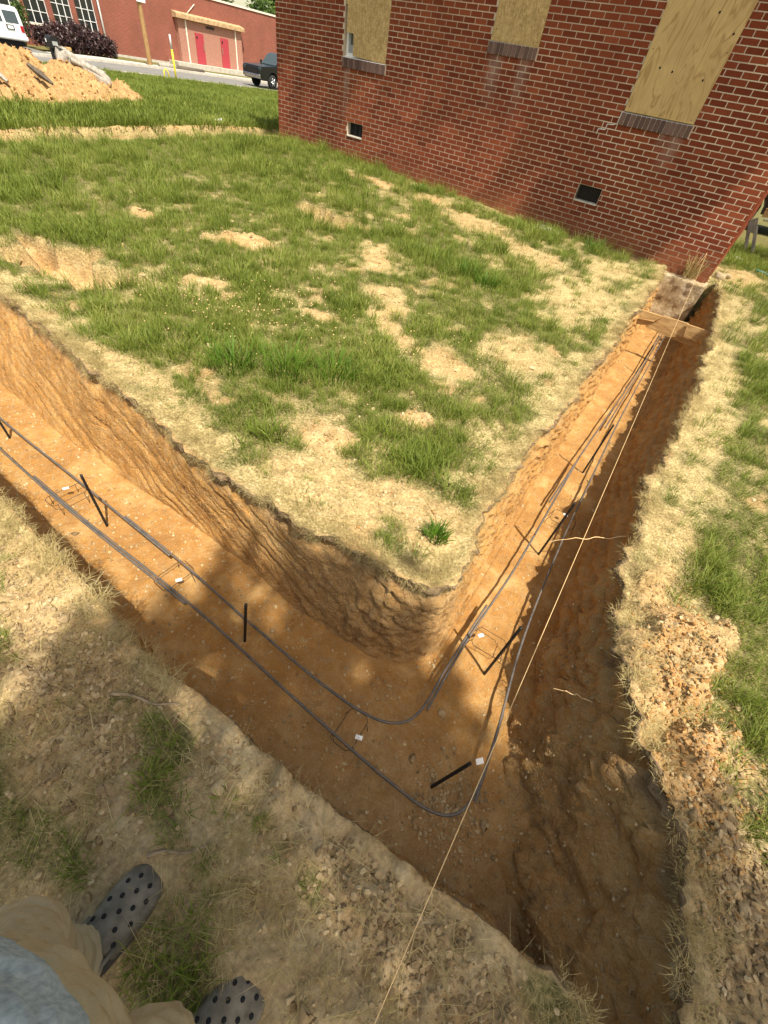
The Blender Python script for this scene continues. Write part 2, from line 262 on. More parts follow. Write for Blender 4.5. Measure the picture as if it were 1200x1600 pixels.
def put(name, me, mat=None, parent=None, loc=None, world=True):
    """link a mesh object; with world=True vertices/loc are world coordinates whatever the parent"""
    o = bpy.data.objects.new(name, me); COL.objects.link(o)
    if mat is not None and len(me.materials) == 0: me.materials.append(MAT[mat] if isinstance(mat, str) else mat)
    L = Vector(loc) if loc is not None else Vector((0, 0, 0))
    if parent is not None:
        o.parent = parent
        if world: o.location = L - WL.get(parent.name, Vector((0, 0, 0)))
        else: o.location = L
    else: o.location = L
    WL[o.name] = L if world else Vector((0, 0, 0)); return o
class MB:
    """collects shapes into one mesh"""
    def __init__(s): s.v = []; s.f = []; s.sm = []
    def add(s, V, F, smooth=False):
        b = len(s.v); s.v += [tuple(p) for p in V]; s.f += [tuple(i + b for i in f) for f in F]; s.sm += [smooth] * len(F); return s
    def box(s, a, b, M=None):
        (x0, y0, z0), (x1, y1, z1) = a, b
        V = [Vector(p) for p in ((x0, y0, z0), (x1, y0, z0), (x1, y1, z0), (x0, y1, z0), (x0, y0, z1), (x1, y0, z1), (x1, y1, z1), (x0, y1, z1))]
        if M: V = [M @ p for p in V]
        return s.add(V, [(0, 3, 2, 1), (4, 5, 6, 7), (0, 1, 5, 4), (1, 2, 6, 5), (2, 3, 7, 6), (3, 0, 4, 7)])
    def prism(s, prof, axis, a, b):
        """prof: 2D points; axis 'y': (x,z) extruded in y; 'x': (y,z) extruded in x"""
        n = len(prof); mk = (lambda p, t: (p[0], t, p[1])) if axis == 'y' else (lambda p, t: (t, p[0], p[1]))
        V = [mk(p, a) for p in prof] + [mk(p, b) for p in prof]
        F = [tuple(range(n)), tuple(range(2 * n - 1, n - 1, -1))] + [(i, i + n, (i + 1) % n + n, (i + 1) % n) for i in range(n)]
        return s.add(V, F)
    def tube(s, pts, rad, sides=8, cap=True, smooth=True):
        P = [Vector(p) for p in pts]; n = len(P); rad = rad if hasattr(rad, '__len__') else [rad] * n
        V = []; up = Vector((0.13, 0.21, 0.97)); prev = None
        for i, p in enumerate(P):
            t = (P[min(i + 1, n - 1)] - P[max(i - 1, 0)]).normalized()
            a = (prev - t * prev.dot(t)) if prev is not None else up.cross(t)
            if a.length < 1e-4: a = Vector((1, 0, 0)).cross(t)
            a.normalize(); prev = a; b = t.cross(a)
            for k in range(sides):
                th = 2 * math.pi * k / sides; V.append(p + (a * math.cos(th) + b * math.sin(th)) * rad[i])
        F = [(i * sides + k, i * sides + (k + 1) % sides, (i + 1) * sides + (k + 1) % sides, (i + 1) * sides + k) for i in range(n - 1) for k in range(sides)]
        if cap: F += [tuple(range(sides - 1, -1, -1)), tuple(range((n - 1) * sides, n * sides))]
        return s.add(V, F, smooth)
    def cyl(s, c, r, h, axis='z', sides=16, r2=None):
        d = {'x': Vector((1, 0, 0)), 'y': Vector((0, 1, 0)), 'z': Vector((0, 0, 1))}[axis]; c = Vector(c)
        return s.tube([c - d * h / 2, c + d * h / 2], [r, r2 if r2 is not None else r], sides)
    def loft(s, rings, cap=True, smooth=True):
        k = len(rings[0]); V = [p for r in rings for p in r]; n = len(rings)
        F = [(i * k + j, i * k + (j + 1) % k, (i + 1) * k + (j + 1) % k, (i + 1) * k + j) for i in range(n - 1) for j in range(k)]
        if cap: F += [tuple(range(k - 1, -1, -1)), tuple(range((n - 1) * k, n * k))]
        return s.add(V, F, smooth)
    def mesh(s, name='m', bevel=0.0, seg=1):
        me = bpy.data.meshes.new(name); me.from_pydata([tuple(v) for v in s.v], [], s.f)
        me.polygons.foreach_set('use_smooth', s.sm)
        bm = bmesh.new(); bm.from_mesh(me)
        if bevel: bmesh.ops.bevel(bm, geom=[e for e in bm.edges if len(e.link_faces) == 2 and e.calc_face_angle(0) > 0.6], offset=bevel, segments=seg, affect='EDGES', profile=0.6)
        bmesh.ops.recalc_face_normals(bm, faces=bm.faces); bm.to_mesh(me); bm.free(); me.update(); return me
    def build(s, name, mat, parent=None, bevel=0.0, seg=1, world=True, loc=None):
        return put(name, s.mesh(name, bevel, seg), mat, parent, loc, world)

def catmull(pts, n):
    """resample a polyline of any dimension to n points, smooth, equal in arc length of the first two coordinates"""
    P = np.array(pts, float); P = np.vstack([2 * P[0] - P[1], P, 2 * P[-1] - P[-2]]); out = []
    for i in range(1, len(P) - 2):
        t = np.linspace(0, 1, 24, endpoint=False)[:, None]; a, b, c, d = P[i - 1], P[i], P[i + 1], P[i + 2]
        la = np.linalg.norm(b - a) + 1e-9; lb = np.linalg.norm(c - b) + 1e-9; lc = np.linalg.norm(d - c) + 1e-9
        m1 = ((b - a) / la + (c - b) / lb) * 0.5 * lb; m2 = ((c - b) / lb + (d - c) / lc) * 0.5 * lb
        out.append((2 * t**3 - 3 * t**2 + 1) * b + (t**3 - 2 * t**2 + t) * m1 + (-2 * t**3 + 3 * t**2) * c + (t**3 - t**2) * m2)
    Q = np.vstack(out + [P[-2][None]]); L = np.concatenate([[0], np.cumsum(np.linalg.norm(np.diff(Q[:, :2], axis=0), axis=1))]); s = np.linspace(0, L[-1], n)
    return np.stack([np.interp(s, L, Q[:, k]) for k in range(Q.shape[1])], 1), s

# ============================================================ the lay of the land
FLOOR_Z = -2.12
# (top x, top y, foot x, foot y)
INNER = [(-9.3, 1.10, -9.3, 0.74), (-6.5, 1.06, -6.4, 0.74), (-4.25, 1.03, -4.05, 0.70), (-2.82, 0.945, -2.7, 0.74), (-2.1, 0.915, -2.05, 0.81), (-1.5, 0.92, -1.48, 0.845), (-0.80, 0.965, -0.78, 0.845), (-0.46, 1.02, -0.42, 0.89), (-0.30, 1.085, -0.25, 0.98), (-0.252, 1.18, -0.165, 1.10), (-0.285, 1.40, -0.155, 1.38), (-0.345, 1.76, -0.21, 1.76), (-0.40, 3.0, -0.30, 3.0), (-0.54, 6.0, -0.47, 6.0), (-0.69, 8.62, -0.60, 8.62)]
OUTER = [(0.03, 8.62, -0.02, 8.6), (0.20, 7.2, 0.06, 7.2), (0.31, 5.6, 0.10, 5.6), (0.365, 3.4, 0.17, 3.4), (0.36, 2.4, 0.215, 2.4), (0.45, 1.6, 0.27, 1.6), (0.55, 1.14, 0.33, 1.15), (0.68, 0.93, 0.39, 0.92), (0.84, 0.73, 0.47, 0.74), (0.90, 0.47, 0.55, 0.54), (0.905, 0.26, 0.70, 0.42), (0.875, 0.14, 0.735, 0.38), (0.815, 0.10, 0.74, 0.36), (0.755, 0.15, 0.715, 0.37), (0.71, 0.29, 0.655, 0.41), (0.53, 0.285, 0.51, 0.37), (0.02, 0.213, 0.02, 0.295), (-0.585, 0.155, -0.58, 0.24), (-1.01, 0.12, -1.0, 0.20), (-1.35, 0.139, -1.34, 0.20), (-2.02, 0.125, -2.0, 0.18), (-4.0, 0.12, -4.0, 0.18), (-9.3, 0.12, -9.3, 0.2)]
pin, s_in = catmull(INNER, 1050); pout, s_out = catmull(OUTER, 1250)
POLY = np.vstack([pin[::6, :2], pout[::6, :2]])
def poly_dist(x, y, poly):
    """signed distance, negative inside"""
    x = np.asarray(x, float); y = np.asarray(y, float); d = np.full(x.shape, 1e9); ins = np.zeros(x.shape, bool)
    for a, b in zip(poly, np.roll(poly, -1, 0)):
        ex, ey = b - a; L = ex * ex + ey * ey + 1e-12; t = np.clip(((x - a[0]) * ex + (y - a[1]) * ey) / L, 0, 1)
        d = np.minimum(d, np.hypot(x - a[0] - t * ex, y - a[1] - t * ey))
        c = ((a[1] > y) != (b[1] > y)) & (x < (b[0] - a[0]) * (y - a[1]) / (b[1] - a[1] + 1e-15) + a[0]); ins ^= c
    return np.where(ins, -d, d)
def near_dist(x, y):
    """signed distance to the trench edge, exact only near it"""
    x = np.asarray(x, float); y = np.asarray(y, float); out = np.full(x.shape, 3.0)
    m = (x > -10.2) & (x < 2.2) & (y > -1.3) & (y < 10)
    if m.any(): out[m] = poly_dist(x[m], y[m], POLY)
    return out
def gbase(x, y):
    x = np.asarray(x, float); y = np.asarray(y, float)
    z = -1.53 + 0.11 * ss(1.5, 8.5, y) + 0.13 * ss(-2, -9, x) * ss(1, 8, y) - 0.045 * ss(0.2, -0.6, y)
    z = z - 0.80 * ss(-13, -28, x) - 0.22 * ss(22, 15, y) * ss(-30, -40, x) - 0.15 * ss(9, 40, y) * ss(-6, 2, x)
    return z
MOUND = [(-13.6, 5.1, 1.7, 1.6, 0.72), (-13.4, 6.2, 1.4, 1.3, 0.52), (-13.8, 3.6, 1.9, 1.7, 0.83), (-13.5, 7.05, 1.1, 0.95, 0.34)]
def mound(x, y):
    z = np.zeros(np.shape(x))
    for cx, cy, rx, ry, h in MOUND:
        d = np.sqrt(((x - cx) / rx) ** 2 + ((y - cy) / ry) ** 2) * (1 + 0.18 * pn(x * 1.3, y * 1.3, 8)); z = np.maximum(z, h * np.clip(1.0 - d ** 1.3, 0, 1))
    return z
# bare / dry patches: cx, cy, rx, ry, angle, bare, dry, dz
PATCH = [(-4.60, 1.64, 0.85, 0.38, 0.30, 1.0, 0.3, -0.25), (-4.30, 3.38, 0.50, 0.22, 0.75, 1.0, 0.3, 0.05), (-4.55, 5.05, 0.75, 0.42, -0.1, 1.0, 0.2, -0.30), (-3.25, 4.45, 0.55, 0.24, -0.8, 0.75, 0.8, 0.0), (-2.45, 3.62, 0.5, 0.22, -0.7, 0.55, 0.9, 0.0),
         (-1.05, 2.13, 0.17, 0.12, 0.3, 1.0, 0.4, 0.02), (-2.2, 6.6, 0.9, 0.35, -0.35, 0.35, 0.9, 0.0), (-3.4, 7.2, 0.8, 0.5, -0.3, 0.55, 0.8, 0.0), (-5.9, 7.5, 0.9, 0.32, -0.1, 0.95, 0.3, -0.02), (-4.6, 7.7, 0.5, 0.4, 0, 0.9, 0.2, -0.06), (-1.1, 5.6, 0.55, 1.1, 0.1, 0.12, 1.0, 0.0), (-1.2, 7.3, 0.45, 0.8, 0.1, 0.12, 1.0, 0.0),
         (-3.6, 2.4, 0.3, 0.13, 0.4, 0.7, 0.8, 0.01), (-2.55, 2.75, 0.22, 0.12, 0.3, 0.85, 0.6, 0.01), (-1.9, 3.0, 0.5, 0.16, -0.5, 0.5, 0.9, 0.0), (-1.35, 2.9, 0.3, 0.25, -0.5, 0.6, 0.9, 0.0), (-1.0, 3.6, 0.35, 0.5, 0.1, 0.35, 0.9, 0.0), (-5.5, 3.0, 0.3, 0.1, 0.1, 0.8, 0.5, 0.02),
         (-1.35, 1.55, 0.30, 0.20, 0.3, 0.9, 0.7, 0.015), (-1.85, 1.62, 0.25, 0.10, 0.3, 0.8, 0.7, 0.01), (-0.6, 1.45, 0.35, 0.28, 0.0, 0.7, 0.9, 0.01), (-1.0, 1.2, 0.5, 0.2, 0.1, 0.5, 1.0, 0.01), (-2.6, 1.12, 0.6, 0.10, 0.05, 0.35, 0.9, 0.0),
         (0.68, 1.45, 0.21, 0.52, -0.35, 1.0, 0.5, 0.085), (0.82, 1.02, 0.22, 0.36, -0.4, 1.0, 0.3, 0.075), (0.52, 1.85, 0.10, 0.25, 0.0, 0.8, 0.7, 0.03), (0.95, 0.65, 0.30, 0.55, 0.1, 1.0, 0.1, 0.0), (0.55, 2.2, 0.16, 0.6, 0.0, 0.2, 1.0, 0.0), (0.5, 4.2, 0.22, 1.9, 0.03, 0.05, 0.95, 0.0), (0.3, 9.3, 0.5, 0.7, 0, 0.5, 0.6, 0.0), (0.35, 7.2, 0.25, 1.2, 0.05, 0.05, 0.85, 0),
         (-1.2, -0.02, 0.55, 0.24, 0.05, 0.95, 0.3, 0.01), (-0.75, -0.20, 0.45, 0.25, 0.1, 0.9, 0.2, 0.0), (-2.2, -0.1, 0.5, 0.15, 0, 0.4, 0.9, 0.0), (-3.2, -0.05, 0.9, 0.2, 0, 0.2, 0.9, 0.0), (-0.42, 0.02, 0.3, 0.17, 0.1, 0.75, 0.5, 0.0), (0.25, 0.08, 0.45, 0.17, 0.15, 1.0, 0.1, 0.0), (-0.5, -0.35, 0.2, 0.12, 0.2, 0.7, 0.4, 0.0), (0.15, -0.15, 0.3, 0.18, 0.2, 0.75, 0.4, 0), (0.62, 0.15, 0.25, 0.18, 0.3, 0.85, 0.3, 0), (-0.05, 0.02, 0.25, 0.1, 0.2, 0.6, 0.6, 0)]
GREEN = [(-2.05, 1.70, 0.55, 0.26), (-0.78, 1.85, 0.17, 0.36), (-3.0, 1.75, 0.9, 0.30), (-1.9, 2.5, 0.6, 0.4), (-2.3, 5.0, 0.6, 0.45), (-1.5, 7.9, 0.45, 0.22), (-1.0, -0.42, 0.40, 0.16), (-0.62, -0.33, 0.16, 0.08), (-0.16, -0.27, 0.16, 0.10), (-0.58, 0.0, 0.12, 0.10), (0.62, 0.25, 0.10, 0.05), (-1.33, -0.16, 0.16, 0.05), (-0.47, -0.10, 0.13, 0.06), (-1.62, -0.1, 0.14, 0.06), (0.0, 0.04, 0.08, 0.05)]
def cover(x, y):
    """bare, dry, greyish-soil 0..1 and patch height"""
    x = np.asarray(x, float); y = np.asarray(y, float); bare = np.zeros(x.shape); dry = np.zeros(x.shape); dz = np.zeros(x.shape)
    nz = fbm(x, y, 3.2, 4, 21) * 0.42
    for cx, cy, rx, ry, a, b, d, h in PATCH:
        m = (np.abs(x - cx) < 2.2 * max(rx, ry)) & (np.abs(y - cy) < 2.2 * max(rx, ry))
        if not m.any(): continue
        u = (x[m] - cx) * math.cos(a) + (y[m] - cy) * math.sin(a); v = -(x[m] - cx) * math.sin(a) + (y[m] - cy) * math.cos(a)
        q = np.sqrt((u / rx) ** 2 + (v / ry) ** 2) * 1.18 + nz[m] * 1.2; k = 1 - ss(0.60, 1.10, q)
        bare[m] = np.maximum(bare[m], b * k); dry[m] = np.maximum(dry[m], d * (1 - ss(0.7, 1.5, q))); dz[m] = dz[m] + h * (1 - ss(0.55, 0.98, q))
    td = near_dist(x, y); edge = 1 - ss(0.06, 0.27, td + nz * 0.6); dry = np.maximum(dry, edge * 0.95)
    gen = fbm(x, y, 1.1, 4, 40); dry = np.maximum(dry, ss(0.30, 0.75, gen) * 0.7 * ss(-7.5, -4.0, x) * ss(9.5, 7.5, y)); dry = np.maximum(dry, ss(0.26, 0.62, fbm(x, y, 2.7, 4, 44)) * 0.75 * ss(-8.5, -5.0, x) * ss(9.5, 7.5, y)); bare = np.maximum(bare, ss(0.48, 0.8, fbm(x, y, 2.3, 3, 55)) * 0.6 * ss(-6.5, -4.5, x) * ss(9.5, 8, y))
    near = ss(0.14, -0.05, y) * ss(-7, -3.0, x); grey = near * (0.30 + 0.7 * ss(-1.1, -0.5, x + 0.25 * nz)) + ss(0.85, 0.35, y) * ss(0.5, 0.8, x); grey = np.clip(grey, 0, 1)
    rim = (1 - ss(0.10, 0.20, td + nz * 0.12)) * ss(-0.85, -0.55, x) * ss(0.62, 0.5, x) * (y < 0.45); rim2 = (1 - ss(0.05, 0.3, td + nz * 0.2)) * ss(0.50, 0.62, x) * ss(1.2, 0.9, y)
    g2 = fbm(x, y, 4.0, 3, 70); dry = np.maximum(dry, near * ss(-0.5, 0.15, g2) * 0.85); bare = np.maximum(bare, near * ss(0.15, 0.6, fbm(x, y, 3.0, 3, 77)) * 0.8)
    dry = dry * (1 - 0.9 * np.maximum(rim, rim2 * 0.6)); bare = np.maximum(bare, np.maximum(rim, rim2)); grey = np.maximum(grey, 0.75 * rim)
    m2 = mound(x, y); bare = np.maximum(bare, ss(0.02, 0.08, m2)); dry = dry * (1 - ss(0.02, 0.08, m2))
    t3 = np.abs(x + 9.72) + 0.08 * pn(y * 2.0, x * 2, 31); k3 = (1 - ss(0.34, 0.46, t3)) * (y < 9.4); k3 = k3 * (1 - 0.85 * ((x < -9.9) & (x > -10.08))); bare = np.maximum(bare, k3); dry = np.maximum(dry, (1 - ss(0.4, 0.75, t3)) * 0.6 * (y < 9.6))
    wl_ = ss(0.30, 0.05, np.abs(y - 8.45)) * ss(-6.2, -5.0, x) * (x < 0.4); dry = np.maximum(dry, wl_ * 0.8)
    for cx, cy, rx, ry in GREEN:
        q = np.sqrt(((x - cx) / rx) ** 2 + ((y - cy) / ry) ** 2) + nz * 0.9; k = 1 - ss(0.5, 1.15, q); bare = bare * (1 - k); dry = dry * (1 - 0.8 * k); grey = grey * (1 - 0.8 * k)
    return bare, dry, grey * np.clip(1.0 - 0.35 * dry, 0, 1), dz
def ground_z(x, y, cov=None):
    bare, dry, grey, dz = cov if cov is not None else cover(x, y)
    z = gbase(x, y) + dz + mound(x, y)
    z = z + 0.030 * fbm(x, y, 0.8, 3, 5) + 0.010 * fbm(x, y, 4.0, 3, 9)
    rough = np.maximum(bare, grey * 0.6); f = ss(-12, -6, x)
    z = z + rough * (0.016 * fbm(x, y, 9.0, 4, 12, 0.6) + 0.012 * ridge(x, y, 14, 15)) * (1 - ss(-16, -13, -np.abs(x)) * 0 )
    vm = (rough > 0.15) & (np.abs(x) < 6.5) & (y < 9)
    if np.any(vm):
        v1, v2, vc = voronoi(x[vm] + 0.02 * pn(x[vm] * 9, y[vm] * 9, 2), y[vm], 17.0, 3); z[vm] = z[vm] + rough[vm] * (0.012 * (vc - 0.4) * ss(0.03, 0.25, v2 - v1) - 0.008 * (1 - ss(0.0, 0.16, v2 - v1)))
        big_ = (x[vm] > 0.4) & (y[vm] > 0.8) & (y[vm] < 2.2); w1, w2, wc = voronoi(x[vm] + 0.03 * pn(x[vm] * 7, y[vm] * 7, 6), y[vm], 8.0, 9); z[vm] = z[vm] + big_ * rough[vm] * (0.034 * (wc - 0.35) * ss(0.02, 0.3, w2 - w1) - 0.015 * (1 - ss(0.0, 0.12, w2 - w1)))
    mm = ss(0.03, 0.15, mound(x, y)); z = z + mm * (0.11 * fbm(x, y, 3.0, 5, 18, 0.68))
    t3 = np.abs(x + 9.72) + 0.08 * pn(y * 2.0, x * 2, 31); z = z - 0.5 * (1 - ss(0.24, 0.34, t3)) * ss(9.3, 9.0, y)
    return z
def axis_pts(segs):
    out = [segs[0][0]]
    for a, b, s in segs: n = max(1, round((b - a) / s)); out += list(np.linspace(a, b, n + 1)[1:])
    return np.array(out)
xs = axis_pts([(-900, -100, 80), (-100, -40, 3), (-40, -16, 0.5), (-16, -11, 0.085), (-11, -6, 0.055), (-6, -3.2, 0.028), (-3.2, 1.35, 0.0145), (1.35, 2.5, 0.06), (2.5, 10, 0.5), (10, 60, 5), (60, 900, 80)])
ys = axis_pts([(-900, -60, 80), (-60, -8, 5), (-8, -1.1, 0.3), (-1.1, 2.8, 0.0145), (2.8, 6, 0.03), (6, 10, 0.05), (10, 20, 0.25), (20, 60, 1.5), (60, 900, 80)])
GX, GY = np.meshgrid(xs, ys, indexing='ij'); gx = GX.ravel(); gy = GY.ravel()
cov = cover(gx, gy); gz = ground_z(gx, gy, cov); td = near_dist(gx, gy); gz = np.where(td < 0.03, -2.75, gz)
me = np_mesh('ground', np.stack([gx, gy, gz], 1), grid_faces(len(xs), len(ys)), True, {'cover': np.stack([cov[0], cov[1], cov[2], np.maximum(ss(0.03, 0.12, mound(gx, gy)), 0.8 * (1 - ss(0.34, 0.46, np.abs(gx + 9.72))) * (gy < 9.4) * (1 - 0.9 * ((gx < -9.9) & (gx > -10.08))))], 1)})
tag(put('ground', me, 'lawn_soil'), kind='structure')

# ---------------------------------------------------------------- trench sides and floor
WALLS = {}; WALLS_TOP = {}; WALLS_N = {}
def trench_side(name, P, s, groove, seed, lip=0.018, prof_e=1.15):
    n = len(P); T = P[:, :2]; Fo = P[:, 2:]
    N = Fo - T
    for _ in range(6): N[1:-1] = (N[:-2] + N[1:-1] * 2 + N[2:]) / 4
    ln = np.linalg.norm(N, axis=1, keepdims=True); N = N / np.maximum(ln, 1e-6)
    flap = np.array([-0.13, -0.09, -0.06, -0.04, -0.02]); vs = np.concatenate([np.linspace(0, 0.12, 9), np.linspace(0.14, 1.0, 44), [1.08]])
    nearm = ss(0.5, 0.4, P[:, 1]) * ss(0.7, 0.5, P[:, 0]); rows = []; cov_rows = []
    S = s
    wob = 0.035 * fbm(S, S * 0 + seed, 2.2, 4, seed + 1, 0.6) * (1 - 0.92 * nearm)       # wavy rim
    for fl in flap:
        p = T + N * (fl + wob)[:, None] if np.ndim(fl) else T + N * (fl + wob[:, None])
        z = ground_z(p[:, 0], p[:, 1]) + (0.012 * (1 - abs(fl) / 0.13) - 0.016 * (abs(fl) / 0.13)) + 0.012 * fbm(p[:, 0], p[:, 1], 16, 3, seed) * (1 - abs(fl) / 0.13)
        rows.append(np.column_stack([p, z])); cc = cover(p[:, 0], p[:, 1]); cov_rows.append(np.column_stack([cc[0], cc[1], cc[2]]))
    zt = ground_z((T + N * wob[:, None])[:, 0], (T + N * wob[:, None])[:, 1]) + 0.012
    zf = FLOOR_Z + 0.02 * fbm(Fo[:, 0], Fo[:, 1], 2, 2, 90)
    for v in vs:
        V = np.full(n, v); hor = v ** prof_e
        base = T + (Fo - T) * hor + N * (wob * (1 - v))[:, None]
        if name == 'trench_inner_wall': streak = ss(-4.9, -3.8, P[:, 0]) * ss(-0.5, -1.1, P[:, 0]) * (P[:, 1] < 1.2)
        else: streak = np.zeros(n)
        d = 0.026 * fbm(S, V * 0.6, 2.0, 2, seed + 2) + 0.016 * fbm(S, V * 0.6, 9, 4, seed + 3, 0.62) * (1 - 0.75 * streak) + 0.010 * (ridge(S, V * 0.6, 17, seed + 11, 2) - 0.7) * (1 - 0.8 * streak) * ss(0.03, 0.12, v)
        d = d + lip * math.exp(-((v - 0.03) / 0.05) ** 2) * (0.5 + 1.5 * fbm(S, V, 9, 4, seed + 4, 0.7)) - 0.022 * math.exp(-((v - 0.15) / 0.06) ** 2)
        cr = 0 * ridge(S + 0.15 * fbm(S, V, 3, 2, seed + 6), V * 0.6, 4.5, seed + 5); d = d - 0.02 * ss(0.90, 1.0, cr) * ss(0.05, 0.2, v)
        if groove is not None: d = d + groove(P, S, v)
        crumb = (ss(-1.3, -0.5, P[:, 0]) * ss(1.7, 1.2, P[:, 1]) if name == 'trench_inner_wall' else ss(0.25, 0.45, P[:, 0]) * ss(2.4, 1.3, P[:, 1])) * ss(0.06, 0.2, v)
        for fq, am in ((7.0, 0.030), (16.0, 0.013), (34.0, 0.006)):
            v1, v2, vc = voronoi(S + 0.04 * fbm(S, V, 5, 2, seed + 21), V * 0.62 + 0.03 * fbm(S, V, 6, 2, seed + 22), fq, 5); d = d + (0.35 + 0.65 * crumb) * ss(0.04, 0.15, v) * (1 - 0.8 * streak) * (am * (vc - 0.5) * ss(0.02, 0.22, v2 - v1) - am * 0.6 * (1 - ss(0.0, 0.10, v2 - v1)))
        d = d * (1 - ss(0.92, 1.0, v) * 0.7) * (1 - 0.7 * nearm * math.exp(-(v / 0.25) ** 2))
        p = base + N * d[:, None]; z = zt + (zf - zt) * v + 0.012 * fbm(S, V * 0.6, 12, 3, seed + 7) * ss(0.0, 0.1, v) * ss(1.0, 0.9, v)
        rows.append(np.column_stack([p, z]))
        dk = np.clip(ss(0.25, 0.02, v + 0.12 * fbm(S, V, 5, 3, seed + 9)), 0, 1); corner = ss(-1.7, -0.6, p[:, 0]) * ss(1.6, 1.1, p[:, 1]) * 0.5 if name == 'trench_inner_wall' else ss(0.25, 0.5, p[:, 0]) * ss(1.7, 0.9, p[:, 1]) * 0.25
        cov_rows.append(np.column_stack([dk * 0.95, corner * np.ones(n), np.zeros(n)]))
    V = np.stack(rows, 1).reshape(-1, 3); C = np.stack(cov_rows, 1).reshape(-1, 3); WALLS[name] = np.stack(rows[8:-2], 1); WALLS_TOP[name] = np.stack(rows[5:12], 1); WALLS_N[name] = N
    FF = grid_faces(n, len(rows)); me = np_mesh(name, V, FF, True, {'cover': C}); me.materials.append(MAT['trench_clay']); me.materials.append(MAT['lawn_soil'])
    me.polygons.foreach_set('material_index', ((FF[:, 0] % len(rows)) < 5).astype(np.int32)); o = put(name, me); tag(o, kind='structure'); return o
def tooth_grooves(P, S, v):
    x = P[:, 0]; b = v * 0.60 - (x + 3.0) * (0.30 + 0.06 * ss(-2.5, -1.0, x)) + 0.03 * np.sin(x * 2.1); a = x * 0.95 + v * 0.2
    g = 0.014 * pn(b * 8.0, a * 0.45, 61) + 0.007 * pn(b * 21.0, a * 0.7, 63) - 0.017 * ss(0.80, 1.0, 1 - 2 * np.abs(pn(b * 7.0, a * 0.35, 64))) - 0.010 * ss(0.75, 1.0, 1 - 2 * np.abs(pn(b * 17.0, a * 0.5, 67))) - 0.005 * ss(0.6, 1.0, 1 - 2 * np.abs(pn(b * 38.0, a * 0.9, 69)))
    amp = ss(-4.9, -3.8, x) * ss(-0.45, -1.0, x) * (P[:, 1] < 1.2)
    ph2 = v * 0.6 / 0.075 + 0.35 * np.sin(S * 1.3) + fbm(S, S * 0 + v, 1.5, 2, 68) * 0.8; g2 = 0.010 * np.sin(ph2 * 6.283); amp2 = ss(1.3, 1.8, P[:, 1])
    return 0.72 * g * amp * ss(0.06, 0.2, v) + g2 * amp2 * ss(0.1, 0.25, v)
def long_grooves(P, S, v):
    y = P[:, 1]; ph = v * 0.6 / 0.10 + 0.5 * np.sin(S * 0.9) + fbm(S, S * 0 + v, 1.2, 2, 71) * 0.9; g = 0.016 * np.sin(ph * 6.283) * ss(1.0, 1.6, y) * ss(0.12, 0.3, v)
    slump = 0.05 * fbm(S, S * 0 + v * 0.8, 3.2, 3, 73) * ss(2.0, 1.2, y) * ss(0.2, 0.35, P[:, 0]) * ss(0.08, 0.25, v)
    return g + slump
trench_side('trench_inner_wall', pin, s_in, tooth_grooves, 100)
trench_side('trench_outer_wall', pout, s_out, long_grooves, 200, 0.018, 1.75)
fx = axis_pts([(-9.5, -5.0, 0.05), (-5.0, 1.1, 0.0165)]); fy = axis_pts([(-0.12, 2.6, 0.0165), (2.6, 8.7, 0.03)])
FX, FY = np.meshgrid(fx, fy, indexing='ij'); qx = FX.ravel(); qy = FY.ravel()
def floor_z(x, y):
    z = FLOOR_Z + 0.014 * fbm(x, y, 2.5, 3, 33) + 0.006 * fbm(x, y, 11, 4, 36, 0.6) + 0.003 * ridge(x, y, 22, 37)
    z = z + 0.035 * ss(0.25, 0.5, x) * ss(1.1, 0.6, y) * (0.5 + fbm(x, y, 6, 3, 39)) + 0.02 * ss(6.8, 7.6, y) * (0.5 + fbm(x, y, 9, 3, 38))
    return z
fd = near_dist(qx, qy); F = grid_faces(len(fx), len(fy)); keep = (fd[F] < 0.02).all(1); F = F[keep]; used = np.unique(F); remap = np.full(len(qx), -1); remap[used] = np.arange(len(used))
fc = np.zeros((len(used), 3)); fc[:, 1] = 0.55 * ss(-0.9, 0.0, qx[used]) * ss(1.0, 0.5, qy[used]); fc[:, 2] = 1
tag(put('trench_floor', np_mesh('trench_floor', np.stack([qx, qy, floor_z(qx, qy)], 1)[used], remap[F], True, {'cover': fc}), 'trench_clay'), kind='structure')

# ============================================================ brick house
BL, BH = 0.2032, 0.0661; MJ = 0.0110
HX0, HX1, HY, HZ0, HZ1 = -9.28, -0.095, 8.53, -1.62, 1.75
house = empty('brick_house', (-4.7, HY, -1.42)); tag(house, 'red brick house wall with three boarded windows beyond the dug up lawn', 'house')
zr = lambda k: HZ0 + k * BH                                             # bed joints
# openings (x0,x1,z0,z1) snapped to courses
def snapz(z): return HZ0 + round((z - HZ0) / BH) * BH
WIN = [(-7.52, -6.53, snapz(0.10), 1.55), (-4.58, -3.79, snapz(0.58), 1.55), (-2.25, -1.31, snapz(0.09), 1.55)]
VENT = [(-7.32, -6.935, snapz(-0.985), snapz(-0.985) + 3 * BH), (-2.48, -2.105, snapz(-0.985), snapz(-0.985) + 3 * BH)]
HOLES = WIN + VENT
def wall_cells(x0, x1, z0, z1, holes):
    X = sorted({x0, x1} | {v for h in holes for v in h[:2]}); Z = sorted({z0, z1} | {v for h in holes for v in h[2:]}); out = []
    for a, b in zip(X, X[1:]):
        run = None
        for c, d in zip(Z, Z[1:]):
            solid = not any(h[0] - 1e-6 <= a and b <= h[1] + 1e-6 and h[2] - 1e-6 <= c and d <= h[3] + 1e-6 for h in holes)
            if solid: run = (run[0], d) if run else (c, d)
            elif run: out.append((a, b) + run); run = None
        if run: out.append((a, b) + run)
    return out
m = MB()
